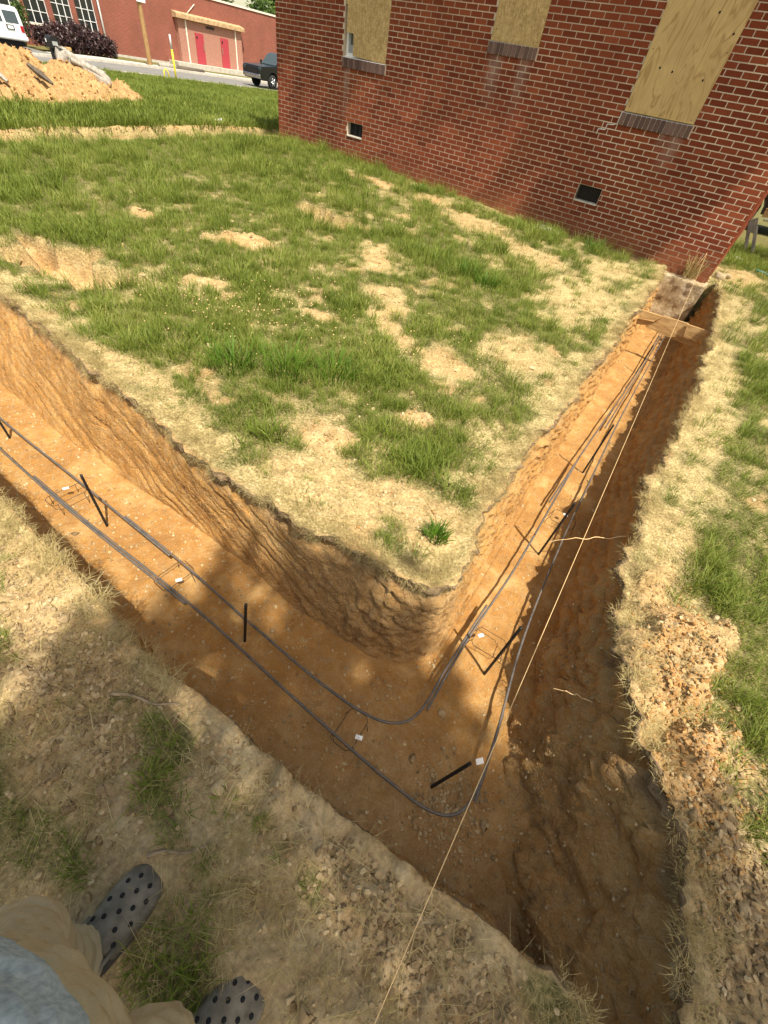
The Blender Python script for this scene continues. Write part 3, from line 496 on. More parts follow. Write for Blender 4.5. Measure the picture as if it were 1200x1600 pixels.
for a, b, c, d in wall_cells(HX0 + 0.012, HX1 - 0.012, HZ0, HZ1, HOLES): m.box((a, HY + 0.0015, c), (b, HY + 0.22, d))
m.box((HX0 + 0.012, HY + 0.23, HZ0), (HX0 + 0.2, HY + 7.0, HZ1)).box((HX1 - 0.2, HY + 0.23, HZ0), (HX1 - 0.012, HY + 7.0, HZ1)).box((HX0 + 0.21, HY + 6.8, HZ0), (HX1 - 0.21, HY + 7.0, HZ1))
wallo = m.build('wall', 'mortar', house)
# bricks: one shared block, and cut ones
def block(l, h, dep=0.09, bev=0.003):
    mm = MB(); mm.box((0, 0, 0), (l, dep, h)); return mm.mesh('brick', bev)
full = block(BL - MJ, BH - MJ); full.materials.append(MAT['brick'])
spots = []
nc = int((HZ1 - HZ0) / BH)
for k in range(nc):
    z = HZ0 + k * BH; x = HX0 - (BL / 2 if k % 2 else 0.0) + 0.0
    segs = [(HX0, HX1)]
    for h in HOLES:
        if h[2] - 1e-3 < z + BH / 2 < h[3] + 1e-3:
            ns = []
            for a, b in segs:
                if h[0] > a and h[1] < b: ns += [(a, h[0]), (h[1], b)]
                else: ns.append((a, b))
            segs = ns
    # sill course band keeps clear of rowlock bricks
    for wx0, wx1, wz0, _ in WIN:
        if wz0 - 2 * BH - 1e-3 < z and z + BH < wz0 + 1e-3:
            ns = []
            for a, b in segs:
                if wx0 - 0.02 > a and wx1 + 0.02 < b: ns += [(a, wx0 - 0.02), (wx1 + 0.02, b)]
                else: ns.append((a, b))
            segs = ns
    while x < HX1:
        for a, b in segs:
            u0 = max(x, a); u1 = min(x + BL, b)
            if u1 - u0 > 0.035: spots.append((u0, u1 - u0 - MJ, z))
        x += BL
# visibility order: nearest bricks above ground in view
def inview(p):
    v = Vector(p); c = v.dot(CF); 
    return c > 0.1 and abs(v.dot(CX) / c * 650) < 620 and abs(v.dot(CU) / c * 650) < 815
def gz1(x, y): return float(ground_z(np.array([x]), np.array([y]))[0])
vis = [s_ for s_ in spots if inview((s_[0] + 0.1, HY, s_[2] + 0.03)) and s_[2] > -1.5]
vis.sort(key=lambda s_: (s_[0] + 0.1) ** 2 + HY ** 2 + s_[2] ** 2 - (5 if s_[1] > 0.18 else 0)); big = set(vis[:300])
cuts = {}
rest = MB(); tmpl_v = None
rs = random.Random(5)
for s_ in spots:
    x, l, z = s_; yo = HY - 0.002 + rs.uniform(-0.0012, 0.0012)
    if s_ in big:
        if abs(l - (BL - MJ)) < 1e-3: me = full
        else:
            key = round(l, 3)
            if key not in cuts: cuts[key] = block(l, BH - MJ); cuts[key].materials.append(MAT['brick'])
            me = cuts[key]
        o = put('brick', me, None, wallo, (x + MJ / 2, yo, z + MJ / 2))
        o.rotation_euler = (rs.uniform(-0.006, 0.006), 0, rs.uniform(-0.004, 0.004))
    else:
        rest.box((x + MJ / 2, yo, z + MJ / 2), (x + MJ / 2 + l, yo + 0.05, z + BH - MJ / 2))
for k in range(nc):
    for j in range(36):
        y = HY + 0.10 + j * BL + (BL / 2 if k % 2 else 0); z = HZ0 + k * BH
        if y + BL < HY + 7.0: rest.box((HX1 - 0.06, y + MJ / 2, z + MJ / 2), (HX1 + 0.002, y + BL - MJ / 2, z + BH - MJ / 2))
ro = rest.build('brick', 'brick', wallo); ro['kind'] = 'stuff'
# lower courses below ground are plain footing
MB().box((HX0 - 0.03, HY - 0.03, -2.3), (-0.78, HY + 0.24, HZ0 - 0.004)).build('foundation', 'footing_concrete', house)
# sills of rowlock bricks
rl = MB().box((0, 0, 0), (0.058, 0.125, 0.128)).mesh('sill_brick', 0.004); rl.materials.append(MAT['sill_brick'])
for wx0, wx1, wz0, wz1 in WIN:
    so_ = MB().box((wx0 - 0.015, HY - 0.012, wz0 - 0.134), (wx1 + 0.015, HY + 0.11, wz0 - 0.012)).build('sill', 'mortar', house)
    n = int(round((wx1 - wx0 + 0.03) / 0.0672)); st = (wx1 - wx0 + 0.03) / n
    for i in range(n):
        o = put('sill_brick', rl, None, so_, (wx0 - 0.015 + i * st + 0.005, HY - 0.024 + rs.uniform(-0.002, 0.002), wz0 - 0.138)); o.rotation_euler = (rs.uniform(-0.01, 0.01) + 0.03, 0, 0)
# windows: frame, sash, dark pane, board
for i, (wx0, wx1, wz0, wz1) in enumerate(WIN):
    wn_ = MB().box((wx0, HY + 0.075, wz0), (wx0 + 0.05, HY + 0.16, wz1)).box((wx1 - 0.05, HY + 0.075, wz0), (wx1, HY + 0.16, wz1)).box((wx0 + 0.05, HY + 0.075, wz0), (wx1 - 0.05, HY + 0.16, wz0 + 0.055)).box((wx0 + 0.05, HY + 0.075, wz1 - 0.05), (wx1 - 0.05, HY + 0.16, wz1)).build('window', 'white_paint', house, 0.003)
    sa = MB().box((wx0 + 0.05, HY + 0.10, wz0 + 0.055), (wx0 + 0.085, HY + 0.14, wz1 - 0.05)).box((wx1 - 0.085, HY + 0.10, wz0 + 0.055), (wx1 - 0.05, HY + 0.14, wz1 - 0.05)).box((wx0 + 0.085, HY + 0.10, wz0 + 0.055), (wx1 - 0.085, HY + 0.14, wz0 + 0.16)).build('sash', 'screen_grey', wn_, 0.002)
    MB().box((wx0 + 0.085, HY + 0.118, wz0 + 0.16), (wx1 - 0.085, HY + 0.124, wz1 - 0.05)).build('pane', 'glass_dark', wn_)
    sl = MB().prism([(HY - 0.012, wz0 - 0.008), (HY + 0.075, wz0 + 0.016), (HY + 0.075, wz0 - 0.012), (HY - 0.012, wz0 - 0.012)], 'x', wx0 + 0.002, wx1 - 0.002).build('sill_cap', 'white_paint', wn_)
# boards over the windows
x0, x1, z0, z1 = WIN[0]; m = MB()
prof = [(x0 + 0.02, z0 + 0.62), (x0 + 0.058, z0 + 0.62), (x0 + 0.06, z0 + 0.30), (x0 + 0.225, z0 + 0.29), (x0 + 0.235, z0 + 0.02), (x1 - 0.004, z0 + 0.0), (x1 + 0.006, z1 + 0.05), (x0 + 0.02, z1 + 0.05)]
b = m.prism(prof, 'y', HY - 0.004, HY + 0.008).build('window_board', 'strand_board', house); b['label'] = 'strand board panel with its lower left corner cut away'; bd0 = b
x0, x1, z0, z1 = WIN[1]; b = MB().prism([(x0 + 0.01, z0), (x1 + 0.01, z0 - 0.01), (x1 + 0.012, z1 + 0.03), (x0 + 0.012, z1 + 0.03)], 'y', HY - 0.013, HY - 0.004).build('window_board', 'strand_board', house); bd1 = b
x0, x1, z0, z1 = WIN[2]; b = MB().prism([(x0 + 0.008, z0 + 0.008), (x1 - 0.002, z0 + 0.004), (x1 + 0.045, z1 + 0.03), (x0 - 0.01, z1 + 0.03)], 'y', HY - 0.020, HY - 0.005).build('window_board', 'plywood', house, 0.002); b['label'] = 'plywood panel with wavy grain'
for kx, kz in ((-2.02, 0.55), (-1.85, 0.53), (-1.45, 0.50), (-1.62, 1.05), (-1.36, 0.9)):
    MB().cyl((kx, HY - 0.0205, kz), 0.012, 0.002, 'y', 10).build('knot', 'black_void', b)
for bo, pts_ in ((bd0, [(-7.46, 0.85), (-7.46, 1.4), (-6.60, 0.2), (-6.60, 0.75), (-6.60, 1.3), (-7.2, 0.16)]), (bd1, [(-4.52, 0.68), (-4.52, 1.2), (-3.84, 0.68), (-3.84, 1.2), (-4.2, 0.63)]), (b, [(-2.2, 0.16), (-2.2, 0.7), (-1.36, 0.14), (-1.33, 0.75), (-1.75, 0.13)])):
    yb = {bd0.name: HY - 0.0045, bd1.name: HY - 0.0135, b.name: HY - 0.0205}[bo.name]
    for kx, kz in pts_: MB().cyl((kx, yb, kz), 0.006, 0.002, 'y', 8).build('screw', 'wire', bo)
# foundation vents
for i, (x0, x1, z0, z1) in enumerate(VENT):
    v = MB().box((x0, HY + 0.10, z0), (x1, HY + 0.12, z1)).build('vent', 'black_void', house)
    MB().prism([(HY - 0.014, z0 - 0.012), (HY - 0.014, z0 + 0.004), (HY + 0.09, z0 + 0.016), (HY + 0.09, z0 - 0.003), (HY - 0.001, z0 - 0.003)], 'x', x0 + 0.002, x1 - 0.002).build('vent_sill', 'concrete', v)
    if i == 1:
        m = MB()
        for k in range(13): xx = x0 + 0.012 + (x1 - x0 - 0.024) * k / 12; m.box((xx - 0.002, HY + 0.02, z0 + 0.02), (xx + 0.002, HY + 0.026, z1 - 0.005))
        for k in range(7): zz = z0 + 0.022 + (z1 - z0 - 0.03) * k / 6; m.box((x0 + 0.004, HY + 0.027, zz - 0.002), (x1 - 0.004, HY + 0.032, zz + 0.002))
        m.build('vent_grille', 'wire', v)
    else:
        m = MB(); m.box((x0 + 0.16, HY + 0.05, z0 + 0.02), (x0 + 0.185, HY + 0.06, z1)).box((x0 + 0.27, HY + 0.055, z0 + 0.02), (x0 + 0.30, HY + 0.062, z1)); m.build('vent_grille', 'black_steel', v)
# white leaked caulk running down the joint by the right sill
m = MB(); cx0 = -2.27
for (a, b_) in (((cx0, 0.10), (cx0 - 0.012, -0.03)), ((cx0 - 0.012, -0.03), (cx0 - 0.055, -0.05)), ((cx0 - 0.055, -0.05), (cx0 - 0.14, -0.055)), ((cx0 - 0.14, -0.055), (cx0 - 0.142, -0.115)), ((cx0 - 0.142, -0.115), (cx0 - 0.24, -0.12)), ((cx0 - 0.24, -0.12), (cx0 - 0.243, -0.18))):
    m.tube([(a[0], HY - 0.002, a[1]), (b_[0], HY - 0.002, b_[1])], 0.0055, 6)
m.build('caulk_streak', 'white_paint', house)
# roof: low hip with eaves, above the frame
m = MB(); e = 0.22; rz = HZ1 + 0.002
V = [(HX0 - e, HY - e, rz), (HX1 + e, HY - e, rz), (HX1 + e, HY + 7 + e, rz), (HX0 - e, HY + 7 + e, rz), (HX0 + 3.6, HY + 3.5, rz + 1.9), (HX1 - 3.6, HY + 3.5, rz + 1.9)]
V = [(x, y, z + 0.16) for x, y, z in V] + [(HX0 - e, HY - e, rz), (HX1 + e, HY - e, rz), (HX1 + e, HY + 7 + e, rz), (HX0 - e, HY + 7 + e, rz)]
m.add(V, [(0, 1, 5, 4), (1, 2, 5), (2, 3, 4, 5), (3, 0, 4), (6, 9, 8, 7), (0, 6, 7, 1), (1, 7, 8, 2), (2, 8, 9, 3), (3, 9, 6, 0)]); m.build('roof', 'roofing', house)

# old footing exposed under the corner of the house
fm = MB().box((-0.775, 8.36, -2.25), (-0.06, 8.86, -1.49)).mesh('footing')
bm = bmesh.new(); bm.from_mesh(fm); bmesh.ops.subdivide_edges(bm, edges=bm.edges[:], cuts=22, use_grid_fill=True)
for v in bm.verts:
    p = v.co; q = np.array([p.x * 7, p.z * 7]); d = 0.03 * float(fbm(p.x + p.y, p.z, 3, 4, 81, 0.6)); v.co.y += d - 0.03 * (p.z > -1.51) * 0; v.co.z += 0.014 * float(fbm(p.x, p.y, 8, 3, 83)) if p.z > -1.5 else 0; v.co.y -= 0.05 * max(0, (-1.55 - p.z)) * 0.4
bm.to_mesh(fm); bm.free(); fm.polygons.foreach_set('use_smooth', [True] * len(fm.polygons))
tag(put('footing_block', fm, 'footing_concrete'), 'rough old concrete footing block exposed under the house corner at the trench end', 'footing')
# stone ledge beside the footing
def lumpy(seed, sub=2, sx=1, sy=1, sz=1, amp=0.25):
    bm = bmesh.new(); bmesh.ops.create_icosphere(bm, subdivisions=sub, radius=1); r = random.Random(seed); off = r.uniform(0, 90)
    for v in bm.verts:
        n = float(fbm(np.array(v.co.x * 0.9 + off), np.array(v.co.y * 0.9 + v.co.z * 1.3 + off), 1.0, 3, seed % 40)); v.co = v.co * (1 + amp * n * 1.6)
        for ax in range(3):
            lim = 0.62 + 0.2 * math.sin(off + ax * 2); 
            if abs(v.co[ax]) > lim: v.co[ax] = math.copysign(lim + (abs(v.co[ax]) - lim) * 0.35, v.co[ax])
    for v in bm.verts: v.co = Vector((v.co.x * sx, v.co.y * sy, v.co.z * sz))
    me = bpy.data.meshes.new('stone'); bm.to_mesh(me); bm.free(); me.polygons.foreach_set('use_smooth', [sub > 1] * len(me.polygons)); return me
for i, (x, y, s_) in enumerate(((0.02, 8.72, 0.10), (0.10, 8.9, 0.08))):
    me = lumpy(400 + i, 2, s_, s_ * 0.8, s_ * 0.6); me.materials.append(MAT['footing_concrete']); tag(put('rubble_stone', me, None, None, (x, y, gz1(x, y) + 0.03)), ['larger pale rubble lump beside the house corner footing', 'smaller pale rubble lump just behind the house corner footing'][i], 'stone')

# ============================================================ scatter (uncountable ground cover)
def tuft(seed, n, L, spread, wid, bend, flat=0.0):
    r = random.Random(seed); V = []; F = []; T = []
    for i in range(n):
        a = r.uniform(0, 6.283); rad = spread * math.sqrt(r.random()); bx, by = rad * math.cos(a), rad * math.sin(a)
        yaw = a + r.gauss(0, 0.9); l = L * r.uniform(0.45, 1.1); lean = r.uniform(0.05, 0.45) + flat * r.uniform(0.5, 1.0); bn = bend * r.uniform(0.4, 1.3); wd = wid * r.uniform(0.7, 1.25)
        px, pz = 0.0, 0.0; ang = lean; b0 = len(V); sd_ = r.uniform(-0.6, 0.6); tint = r.random()
        for k in range(4):
            wk = wd * (1, 0.9, 0.62, 0.0)[k]; cxx = bx + px * math.cos(yaw); cyy = by + px * math.sin(yaw); nx, ny = -math.sin(yaw + sd_), math.cos(yaw + sd_)
            if k < 3: V += [(cxx - nx * wk / 2, cyy - ny * wk / 2, pz), (cxx + nx * wk / 2, cyy + ny * wk / 2, pz)]; T += [tint, tint]
            else: V.append((cxx, cyy, pz)); T.append(tint)
            px += math.sin(min(ang, 1.75)) * l / 3; pz += math.cos(min(ang, 1.75)) * l / 3; ang += bn
        F += [(b0, b0 + 1, b0 + 3), (b0, b0 + 3, b0 + 2), (b0 + 2, b0 + 3, b0 + 5), (b0 + 2, b0 + 5, b0 + 4), (b0 + 4, b0 + 5, b0 + 6)]
    return np_mesh('tuft', np.array(V) - np.array([0, 0, 0.008]), np.array(F), True, {'tint': np.array(T)})
def scatter(name, pts, rot, scl, idx, protos, mat, label=None, cat=None):
    pcol = bpy.data.collections.new(name + '_pieces')
    for i, me in enumerate(protos):
        if len(me.materials) == 0: me.materials.append(MAT[mat])
        pcol.objects.link(bpy.data.objects.new('%s_piece_%02d' % (name, i), me))
    n = len(pts); me = bpy.data.meshes.new(name); me.vertices.add(n); me.vertices.foreach_set('co', np.ascontiguousarray(pts, np.float32).ravel())
    a = me.attributes.new('rot', 'FLOAT_VECTOR', 'POINT'); a.data.foreach_set('vector', np.ascontiguousarray(rot, np.float32).ravel())
    a = me.attributes.new('scl', 'FLOAT_VECTOR', 'POINT'); s3 = np.asarray(scl, np.float32); s3 = s3 if s3.ndim == 2 else np.repeat(s3[:, None], 3, 1); a.data.foreach_set('vector', np.ascontiguousarray(s3).ravel())
    a = me.attributes.new('idx', 'INT', 'POINT'); a.data.foreach_set('value', np.ascontiguousarray(idx, np.int32)); me.update()
    o = bpy.data.objects.new(name, me); COL.objects.link(o)
    g = bpy.data.node_groups.new(name, 'GeometryNodeTree'); g.interface.new_socket('Geometry', in_out='INPUT', socket_type='NodeSocketGeometry'); g.interface.new_socket('Geometry', in_out='OUTPUT', socket_type='NodeSocketGeometry')
    N = g.nodes; L = g.links; gi = N.new('NodeGroupInput'); go = N.new('NodeGroupOutput'); ip = N.new('GeometryNodeInstanceOnPoints'); ci = N.new('GeometryNodeCollectionInfo')
    ci.inputs['Collection'].default_value = pcol; ci.inputs['Separate Children'].default_value = True; ci.inputs['Reset Children'].default_value = True
    def at(nm, ty): q = N.new('GeometryNodeInputNamedAttribute'); q.data_type = ty; q.inputs[0].default_value = nm; return q.outputs[0]
    er = N.new('FunctionNodeEulerToRotation'); L.new(at('rot', 'FLOAT_VECTOR'), er.inputs[0]); ip.inputs['Pick Instance'].default_value = True
    L.new(gi.outputs[0], ip.inputs['Points']); L.new(ci.outputs[0], ip.inputs['Instance']); L.new(at('idx', 'INT'), ip.inputs['Instance Index']); L.new(er.outputs[0], ip.inputs['Rotation']); L.new(at('scl', 'FLOAT_VECTOR'), ip.inputs['Scale']); L.new(ip.outputs[0], go.inputs[0])
    md = o.modifiers.new('scatter', 'NODES'); md.node_group = g
    tag(o, label, cat, None, 'stuff'); return o
def in_frame(x, y, z, mx=980, my=1250):
    c = x * CF[0] + y * CF[1] + z * CF[2]; u = (x * CX[0] + y * CX[1] + z * CX[2]) / c * 650; v = (x * CU[0] + y * CU[1] + z * CU[2]) / c * 650
    return (c > 0.05) & (np.abs(u) < mx) & (np.abs(v) < my)
HOUSE = lambda x, y: (x > HX0 - 0.02) & (x < HX1 + 0.03) & (y > HY - 0.02) & (y < HY + 7.1)
def samples(x0, x1, y0, y1, dens, seed):
    r = np.random.default_rng(seed); n = int((x1 - x0) * (y1 - y0) * dens); x = r.uniform(x0, x1, n); y = r.uniform(y0, y1, n)
    c_ = x * CF[0] + y * CF[1] - 1.45 * CF[2]; k = (in_frame(x, y, -1.45) | ((x > 1.2) & (x < 3.6)) | ((y < -0.5) & (x > -4))) & ~HOUSE(x, y) & ~SHOE(x, y); return x[k], y[k]
SHOE = lambda x, y: ((np.abs(x + 0.352) < 0.08) & (y > -0.52) & (y < -0.15)) | ((np.abs(x - 0.006) < 0.085) & (y > -0.48) & (y < -0.11))
def rots(n, seed, tilt=0.18): r = np.random.default_rng(seed); return np.stack([r.normal(0, tilt, n), r.normal(0, tilt, n), r.uniform(0, 6.283, n)], 1)
green_p = [tuft(10 + i, 26, (0.085, 0.12, 0.07, 0.14, 0.10, 0.17)[i], 0.050, 0.0036, (0.30, 0.45, 0.25, 0.5, 0.6, 0.42)[i]) for i in range(6)]
dry_p = [tuft(30 + i, 38, (0.05, 0.07, 0.06, 0.09, 0.04, 0.08)[i], 0.05, 0.0019, (0.35, 0.6, 0.3, 0.5, 0.2, 0.7)[i], 0.75) for i in range(6)]
far_p = [tuft(50 + i, 30, 0.16, 0.16, 0.011, 0.35) for i in range(4)]
R = np.random.default_rng(99)
# --- green lawn
PX = []; PY = []; PS = []; PI = []
for (a, b, c, d, den, sc) in ((-3.4, 1.4, -0.8, 2.6, 620, 0.72), (-6.2, -3.4, -0.8, 5.5, 300, 0.95), (-3.4, 1.4, 2.6, 5.5, 330, 0.85), (-9.2, 1.4, 5.5, 13.0, 150, 1.15), (-9.2, -6.2, 0.9, 5.5, 170, 1.1), (1.4, 3.6, -1.6, 9.0, 170, 1.0), (-4.0, 1.4, -1.9, -0.8, 170, 0.9)):
    x, y = samples(a, b, c, d, den, int(a * 7 + d * 13) + 500); bare, dry, grey, _ = cover(x, y); tdv = near_dist(x, y)
    dens = (1 - bare) ** 2 * (1 - 0.82 * dry) * (1 - 0.55 * grey) * (0.80 + 0.6 * np.clip(fbm(x, y, 1.6, 3, 120) + 0.35, 0, 1)); k = (R.random(len(x)) < dens) & (tdv > 0.10)
    x = x[k]; y = y[k]; lush = 0.85 + 0.55 * np.clip(fbm(x, y, 1.1, 3, 130) + 0.3, 0, 1.2) - 0.35 * dry[k] - 0.25 * grey[k]; PX.append(x); PY.append(y); PS.append(sc * lush * R.uniform(0.75, 1.25, len(x))); PI.append(R.integers(0, 6, len(x)))
x = np.concatenate(PX); y = np.concatenate(PY); s_ = np.concatenate(PS); z = ground_z(x, y)
scatter('lawn_grass', np.stack([x, y, z], 1), rots(len(x), 1), s_, np.concatenate(PI), green_p, 'grass_green', 'short green lawn grass growing between the trenches and the house', 'grass'); NG = len(x)
# --- far lawn
x, y = samples(-33, -9.9, -2, 34, 34, 77); bare, dry, grey, _ = cover(x, y); k = (R.random(len(x)) < (1 - bare) ** 2) & (x > -32.3); x = x[k]; y = y[k]; x2, y2 = samples(-16, -9.9, 1.5, 14, 60, 78); b2 = cover(x2, y2)[0]; k = R.random(len(x2)) < (1 - b2) ** 2; x = np.concatenate([x, x2[k]]); y = np.concatenate([y, y2[k]])
scatter('far_lawn_grass', np.stack([x, y, ground_z(x, y)], 1), rots(len(x), 2), R.uniform(0.7, 1.25, len(x)), R.integers(0, 4, len(x)), far_p, 'grass_green', 'longer green grass of the far lawn beside the street', 'grass'); NF = len(x)
# --- dry thatch
PX = []; PY = []; PS = []
for (a, b, c, d, den, sc) in ((-3.4, 1.4, -0.8, 2.6, 620, 0.70), (-2.6, 1.2, -0.7, 0.28, 520, 0.55), (-6.2, -3.4, -0.8, 4.5, 230, 0.9), (-3.4, 1.4, 2.6, 5.5, 280, 0.85), (-6.5, 1.4, 5.5, 10.0, 120, 1.15), (1.4, 3.6, -1.6, 9.0, 60, 1.0), (-4.0, 1.4, -1.9, -0.8, 200, 0.8)):
    x, y = samples(a, b, c, d, den, int(a * 5 + d * 11) + 900); bare, dry, grey, _ = cover(x, y); tdv = near_dist(x, y)
    k = (R.random(len(x)) < np.clip(dry * 0.95 * (1 - 0.75 * bare) + 0.10, 0, 1)) & (tdv > 0.0); PX.append(x[k]); PY.append(y[k]); PS.append(sc * R.uniform(0.6, 1.25, k.sum()))
# fringe hanging over the trench rim
for P, lo, hi in ((pin, 0, len(pin)), (pout, 0, len(pout))):
    q = R.integers(lo, hi, 1700); nx = P[q, 2] - P[q, 0]; ny = P[q, 3] - P[q, 1]; l = np.hypot(nx, ny) + 1e-6; o_ = R.uniform(-0.10, 0.012, len(q)); x = P[q, 0] + nx / l * o_; y = P[q, 1] + ny / l * o_
    k = (x > -4.6) & in_frame(x, y, -1.5) & (fbm(x, y, 3.5, 3, 140) > -0.05) & ~((y > 8.4)) & ~((x > -0.75) & (x < 0.56) & (y < 0.5)); PX.append(x[k]); PY.append(y[k]); PS.append(R.uniform(0.45, 0.95, k.sum()))
x = np.concatenate(PX); y = np.concatenate(PY); z = ground_z(x, y) + np.where(near_dist(x, y) < 0.06, 0.012, 0)
scatter('dry_grass', np.stack([x, y, z], 1), rots(len(x), 3, 0.3), np.concatenate(PS), R.integers(0, 6, len(x)), dry_p, 'grass_dry', 'dry straw coloured grass along the trench rims and bare patches', 'grass'); ND = len(x)
P_ = []; R_ = []; S_ = []
for nm, sgn in (('trench_inner_wall', 1), ('trench_outer_wall', 1)):
    Wp = WALLS_TOP[nm]; Nn = WALLS_N[nm]; q = R.integers(0, len(Wp), 3600); k = R.integers(0, Wp.shape[1], 3600); p = Wp[q, k]; nn = Nn[q]; keep = (p[:, 0] > -4.8) & in_frame(p[:, 0], p[:, 1], p[:, 2]) & (p[:, 1] < 8.2) & ~((p[:, 0] > -0.8) & (p[:, 0] < 0.5) & (p[:, 1] < 0.5)) & (fbm(p[:, 0], p[:, 1], 4.0, 2, 151) > -0.30)
    p = p[keep]; nn = nn[keep]; th = R.uniform(1.1, 2.1, len(p)); P_.append(p - np.column_stack([nn, np.zeros(len(nn))]) * 0.01); R_.append(np.stack([th, R.normal(0, 0.3, len(p)), np.arctan2(nn[:, 0], -nn[:, 1]) + R.normal(0, 0.5, len(p))], 1)); S_.append(R.uniform(0.25, 0.75, len(p)))
P_ = np.concatenate(P_); scatter('rim_roots', P_, np.concatenate(R_), np.concatenate(S_), R.integers(0, 6, len(P_)), [tuft(730 + i, 16, 0.075, 0.03, 0.0018, 0.45, 0.2) for i in range(6)], 'grass_dry', 'dry grass roots hanging from the cut turf rim', 'roots')
# --- loose straw stalks on the near bank
stalk = [tuft(80 + i, 5, 0.16, 0.06, 0.0021, 0.10, 1.3) for i in range(4)]
x, y = samples(-2.6, 1.3, -0.7, 0.3, 420, 31); k = near_dist(x, y) > 0.02; x = x[k]; y = y[k]
scatter('straw', np.stack([x, y, ground_z(x, y) + 0.006], 1), rots(len(x), 4, 0.1), R.uniform(0.35, 1.0, len(x)), R.integers(0, 4, len(x)), stalk, 'grass_dry', 'loose pale straw stalks littering the near bank', 'straw')
# --- clods and gravel
clod_p = [lumpy(200 + i, 1, 1, R.uniform(0.65, 0.95), R.uniform(0.45, 0.7), 0.35) for i in range(6)]
grav_p = [lumpy(230 + i, 1, 1, R.uniform(0.55, 0.9), R.uniform(0.35, 0.6), 0.2) for i in range(6)]
def pw(n, lo, hi, p=2.4): u = R.random(n); return lo + (hi - lo) * u ** p
PX = []; PY = []; PS = []
for (a, b, c, d, den, lo, hi) in ((-3.4, 1.4, -0.8, 2.6, 3600, 0.0022, 0.013), (-6.2, 1.4, 1.2, 9, 150, 0.006, 0.03)):
    x, y = samples(a, b, c, d, den, int(a * 3 + d) + 700); bare, dry, grey, _ = cover(x, y); tdv = near_dist(x, y); k = (R.random(len(x)) < np.clip(bare ** 1.3 + 0.06 + 0.25 * grey, 0, 1)) & (tdv > 0.0) & ~((np.abs(x + 9.72) < 0.7)); PX.append(x[k]); PY.append(y[k]); PS.append(pw(k.sum(), lo, hi, 3.0))
x = np.concatenate(PX); y = np.concatenate(PY); s_ = np.concatenate(PS)
scatter('clods', np.stack([x, y, ground_z(x, y) + s_ * 0.15], 1), rots(len(x), 5, 0.5), s_, R.integers(0, 6, len(x)), clod_p, 'clod', 'crumbled tan clay clods on the bare soil patches', 'clods')
x = np.concatenate([R.normal(-1.05, 0.26, 1300), R.uniform(-2.4, 0.75, 1100), R.normal(0.98, 0.10, 1500), R.uniform(-0.05, 0.55, 700)]); y = np.concatenate([R.normal(-0.07, 0.10, 1300), R.uniform(-0.55, 0.2, 1100), R.normal(0.75, 0.28, 1500), R.normal(0.12, 0.06, 700)])
k = (near_dist(x, y) > 0.025) & in_frame(x, y, -1.5) & ~SHOE(x, y); x = x[k]; y = y[k]; s_ = pw(len(x), 0.004, 0.017, 2.0)
scatter('gravel', np.stack([x, y, ground_z(x, y) + s_ * 0.2], 1), rots(len(x), 6, 0.4), s_, R.integers(0, 6, len(x)), grav_p, 'stone', 'small brown gravel strewn over the near bank', 'gravel')
clump_p = [lumpy(260 + i, 1, 1, R.uniform(0.7, 0.95), R.uniform(0.6, 0.8), 0.45) for i in range(6)]
x, y = samples(-17, -9, 1.5, 9.3, 420, 741); b_ = cover(x, y)[0]; k = R.random(len(x)) < b_ ** 2; x = x[k]; y = y[k]; s_ = pw(len(x), 0.005, 0.040, 5.0) * np.where(np.abs(x + 9.72) < 0.7, 0.5, 1)
scatter('spoil_clods', np.stack([x, y, ground_z(x, y)], 1), rots(len(x), 41, 0.6), s_, R.integers(0, 6, len(x)), clump_p, 'floor_clod', 'orange clay lumps covering the spoil heap and the far cut', 'clods')
x = np.concatenate([R.normal(0.70, 0.11, 2600), R.normal(0.82, 0.11, 1500), R.normal(-4.3, 0.35, 160), R.normal(-4.5, 0.5, 200), R.normal(-1.05, 0.1, 70), R.normal(-1.35, 0.18, 120), R.normal(-0.6, 0.2, 120)]); y = np.concatenate([R.normal(1.42, 0.24, 2600), R.normal(1.02, 0.18, 1500), R.normal(3.4, 0.15, 160), R.normal(5.0, 0.25, 200), R.normal(2.13, 0.07, 70), R.normal(1.55, 0.12, 120), R.normal(1.4, 0.2, 120)])
k = (near_dist(x, y) > 0.01) & in_frame(x, y, -1.5); x = x[k]; y = y[k]; s_ = pw(len(x), 0.002, 0.014, 3.5)
scatter('spoil_clumps', np.stack([x, y, ground_z(x, y) + s_ * 0.1], 1), rots(len(x), 42, 0.6), s_, R.integers(0, 6, len(x)), clump_p, 'clod', 'tan clumps of dried clay along the right lip and in the bare patches', 'clods')
wp = WALLS['trench_outer_wall']; ii = R.integers(0, wp.shape[0], 26000); jj = (R.random(26000) ** 0.6 * (wp.shape[1] - 1)).astype(int); q = wp[ii, jj]; q = q[(q[:, 0] > 0.28) & (q[:, 1] < 1.9) & (R.random(len(q)) < 0.85)]; q = q[in_frame(q[:, 0], q[:, 1], q[:, 2])]; s_ = pw(len(q), 0.0018, 0.011, 4.0)
scatter('bank_crumbs', q + R.normal(0, 0.004, q.shape), rots(len(q), 27, 0.7), s_, R.integers(0, 6, len(q)), clod_p, 'floor_clod', 'brown clay crumbs clinging to the slumped outer corner of the trench', 'clods')
x = np.concatenate([R.uniform(-5, 0.5, 8000), R.uniform(-0.6, 0.4, 5000), R.normal(0.27, 0.10, 1300), R.uniform(-0.6, 0.1, 420)]); y = np.concatenate([R.uniform(0.2, 0.85, 8000), R.uniform(0.9, 8.2, 5000), R.normal(0.58, 0.10, 1300), R.uniform(7.2, 8.35, 420)])
k = (near_dist(x, y) < -0.10) & in_frame(x, y, -2.1); x = x[k]; y = y[k]; s_ = pw(len(x), 0.0018, 0.013, 5.0)
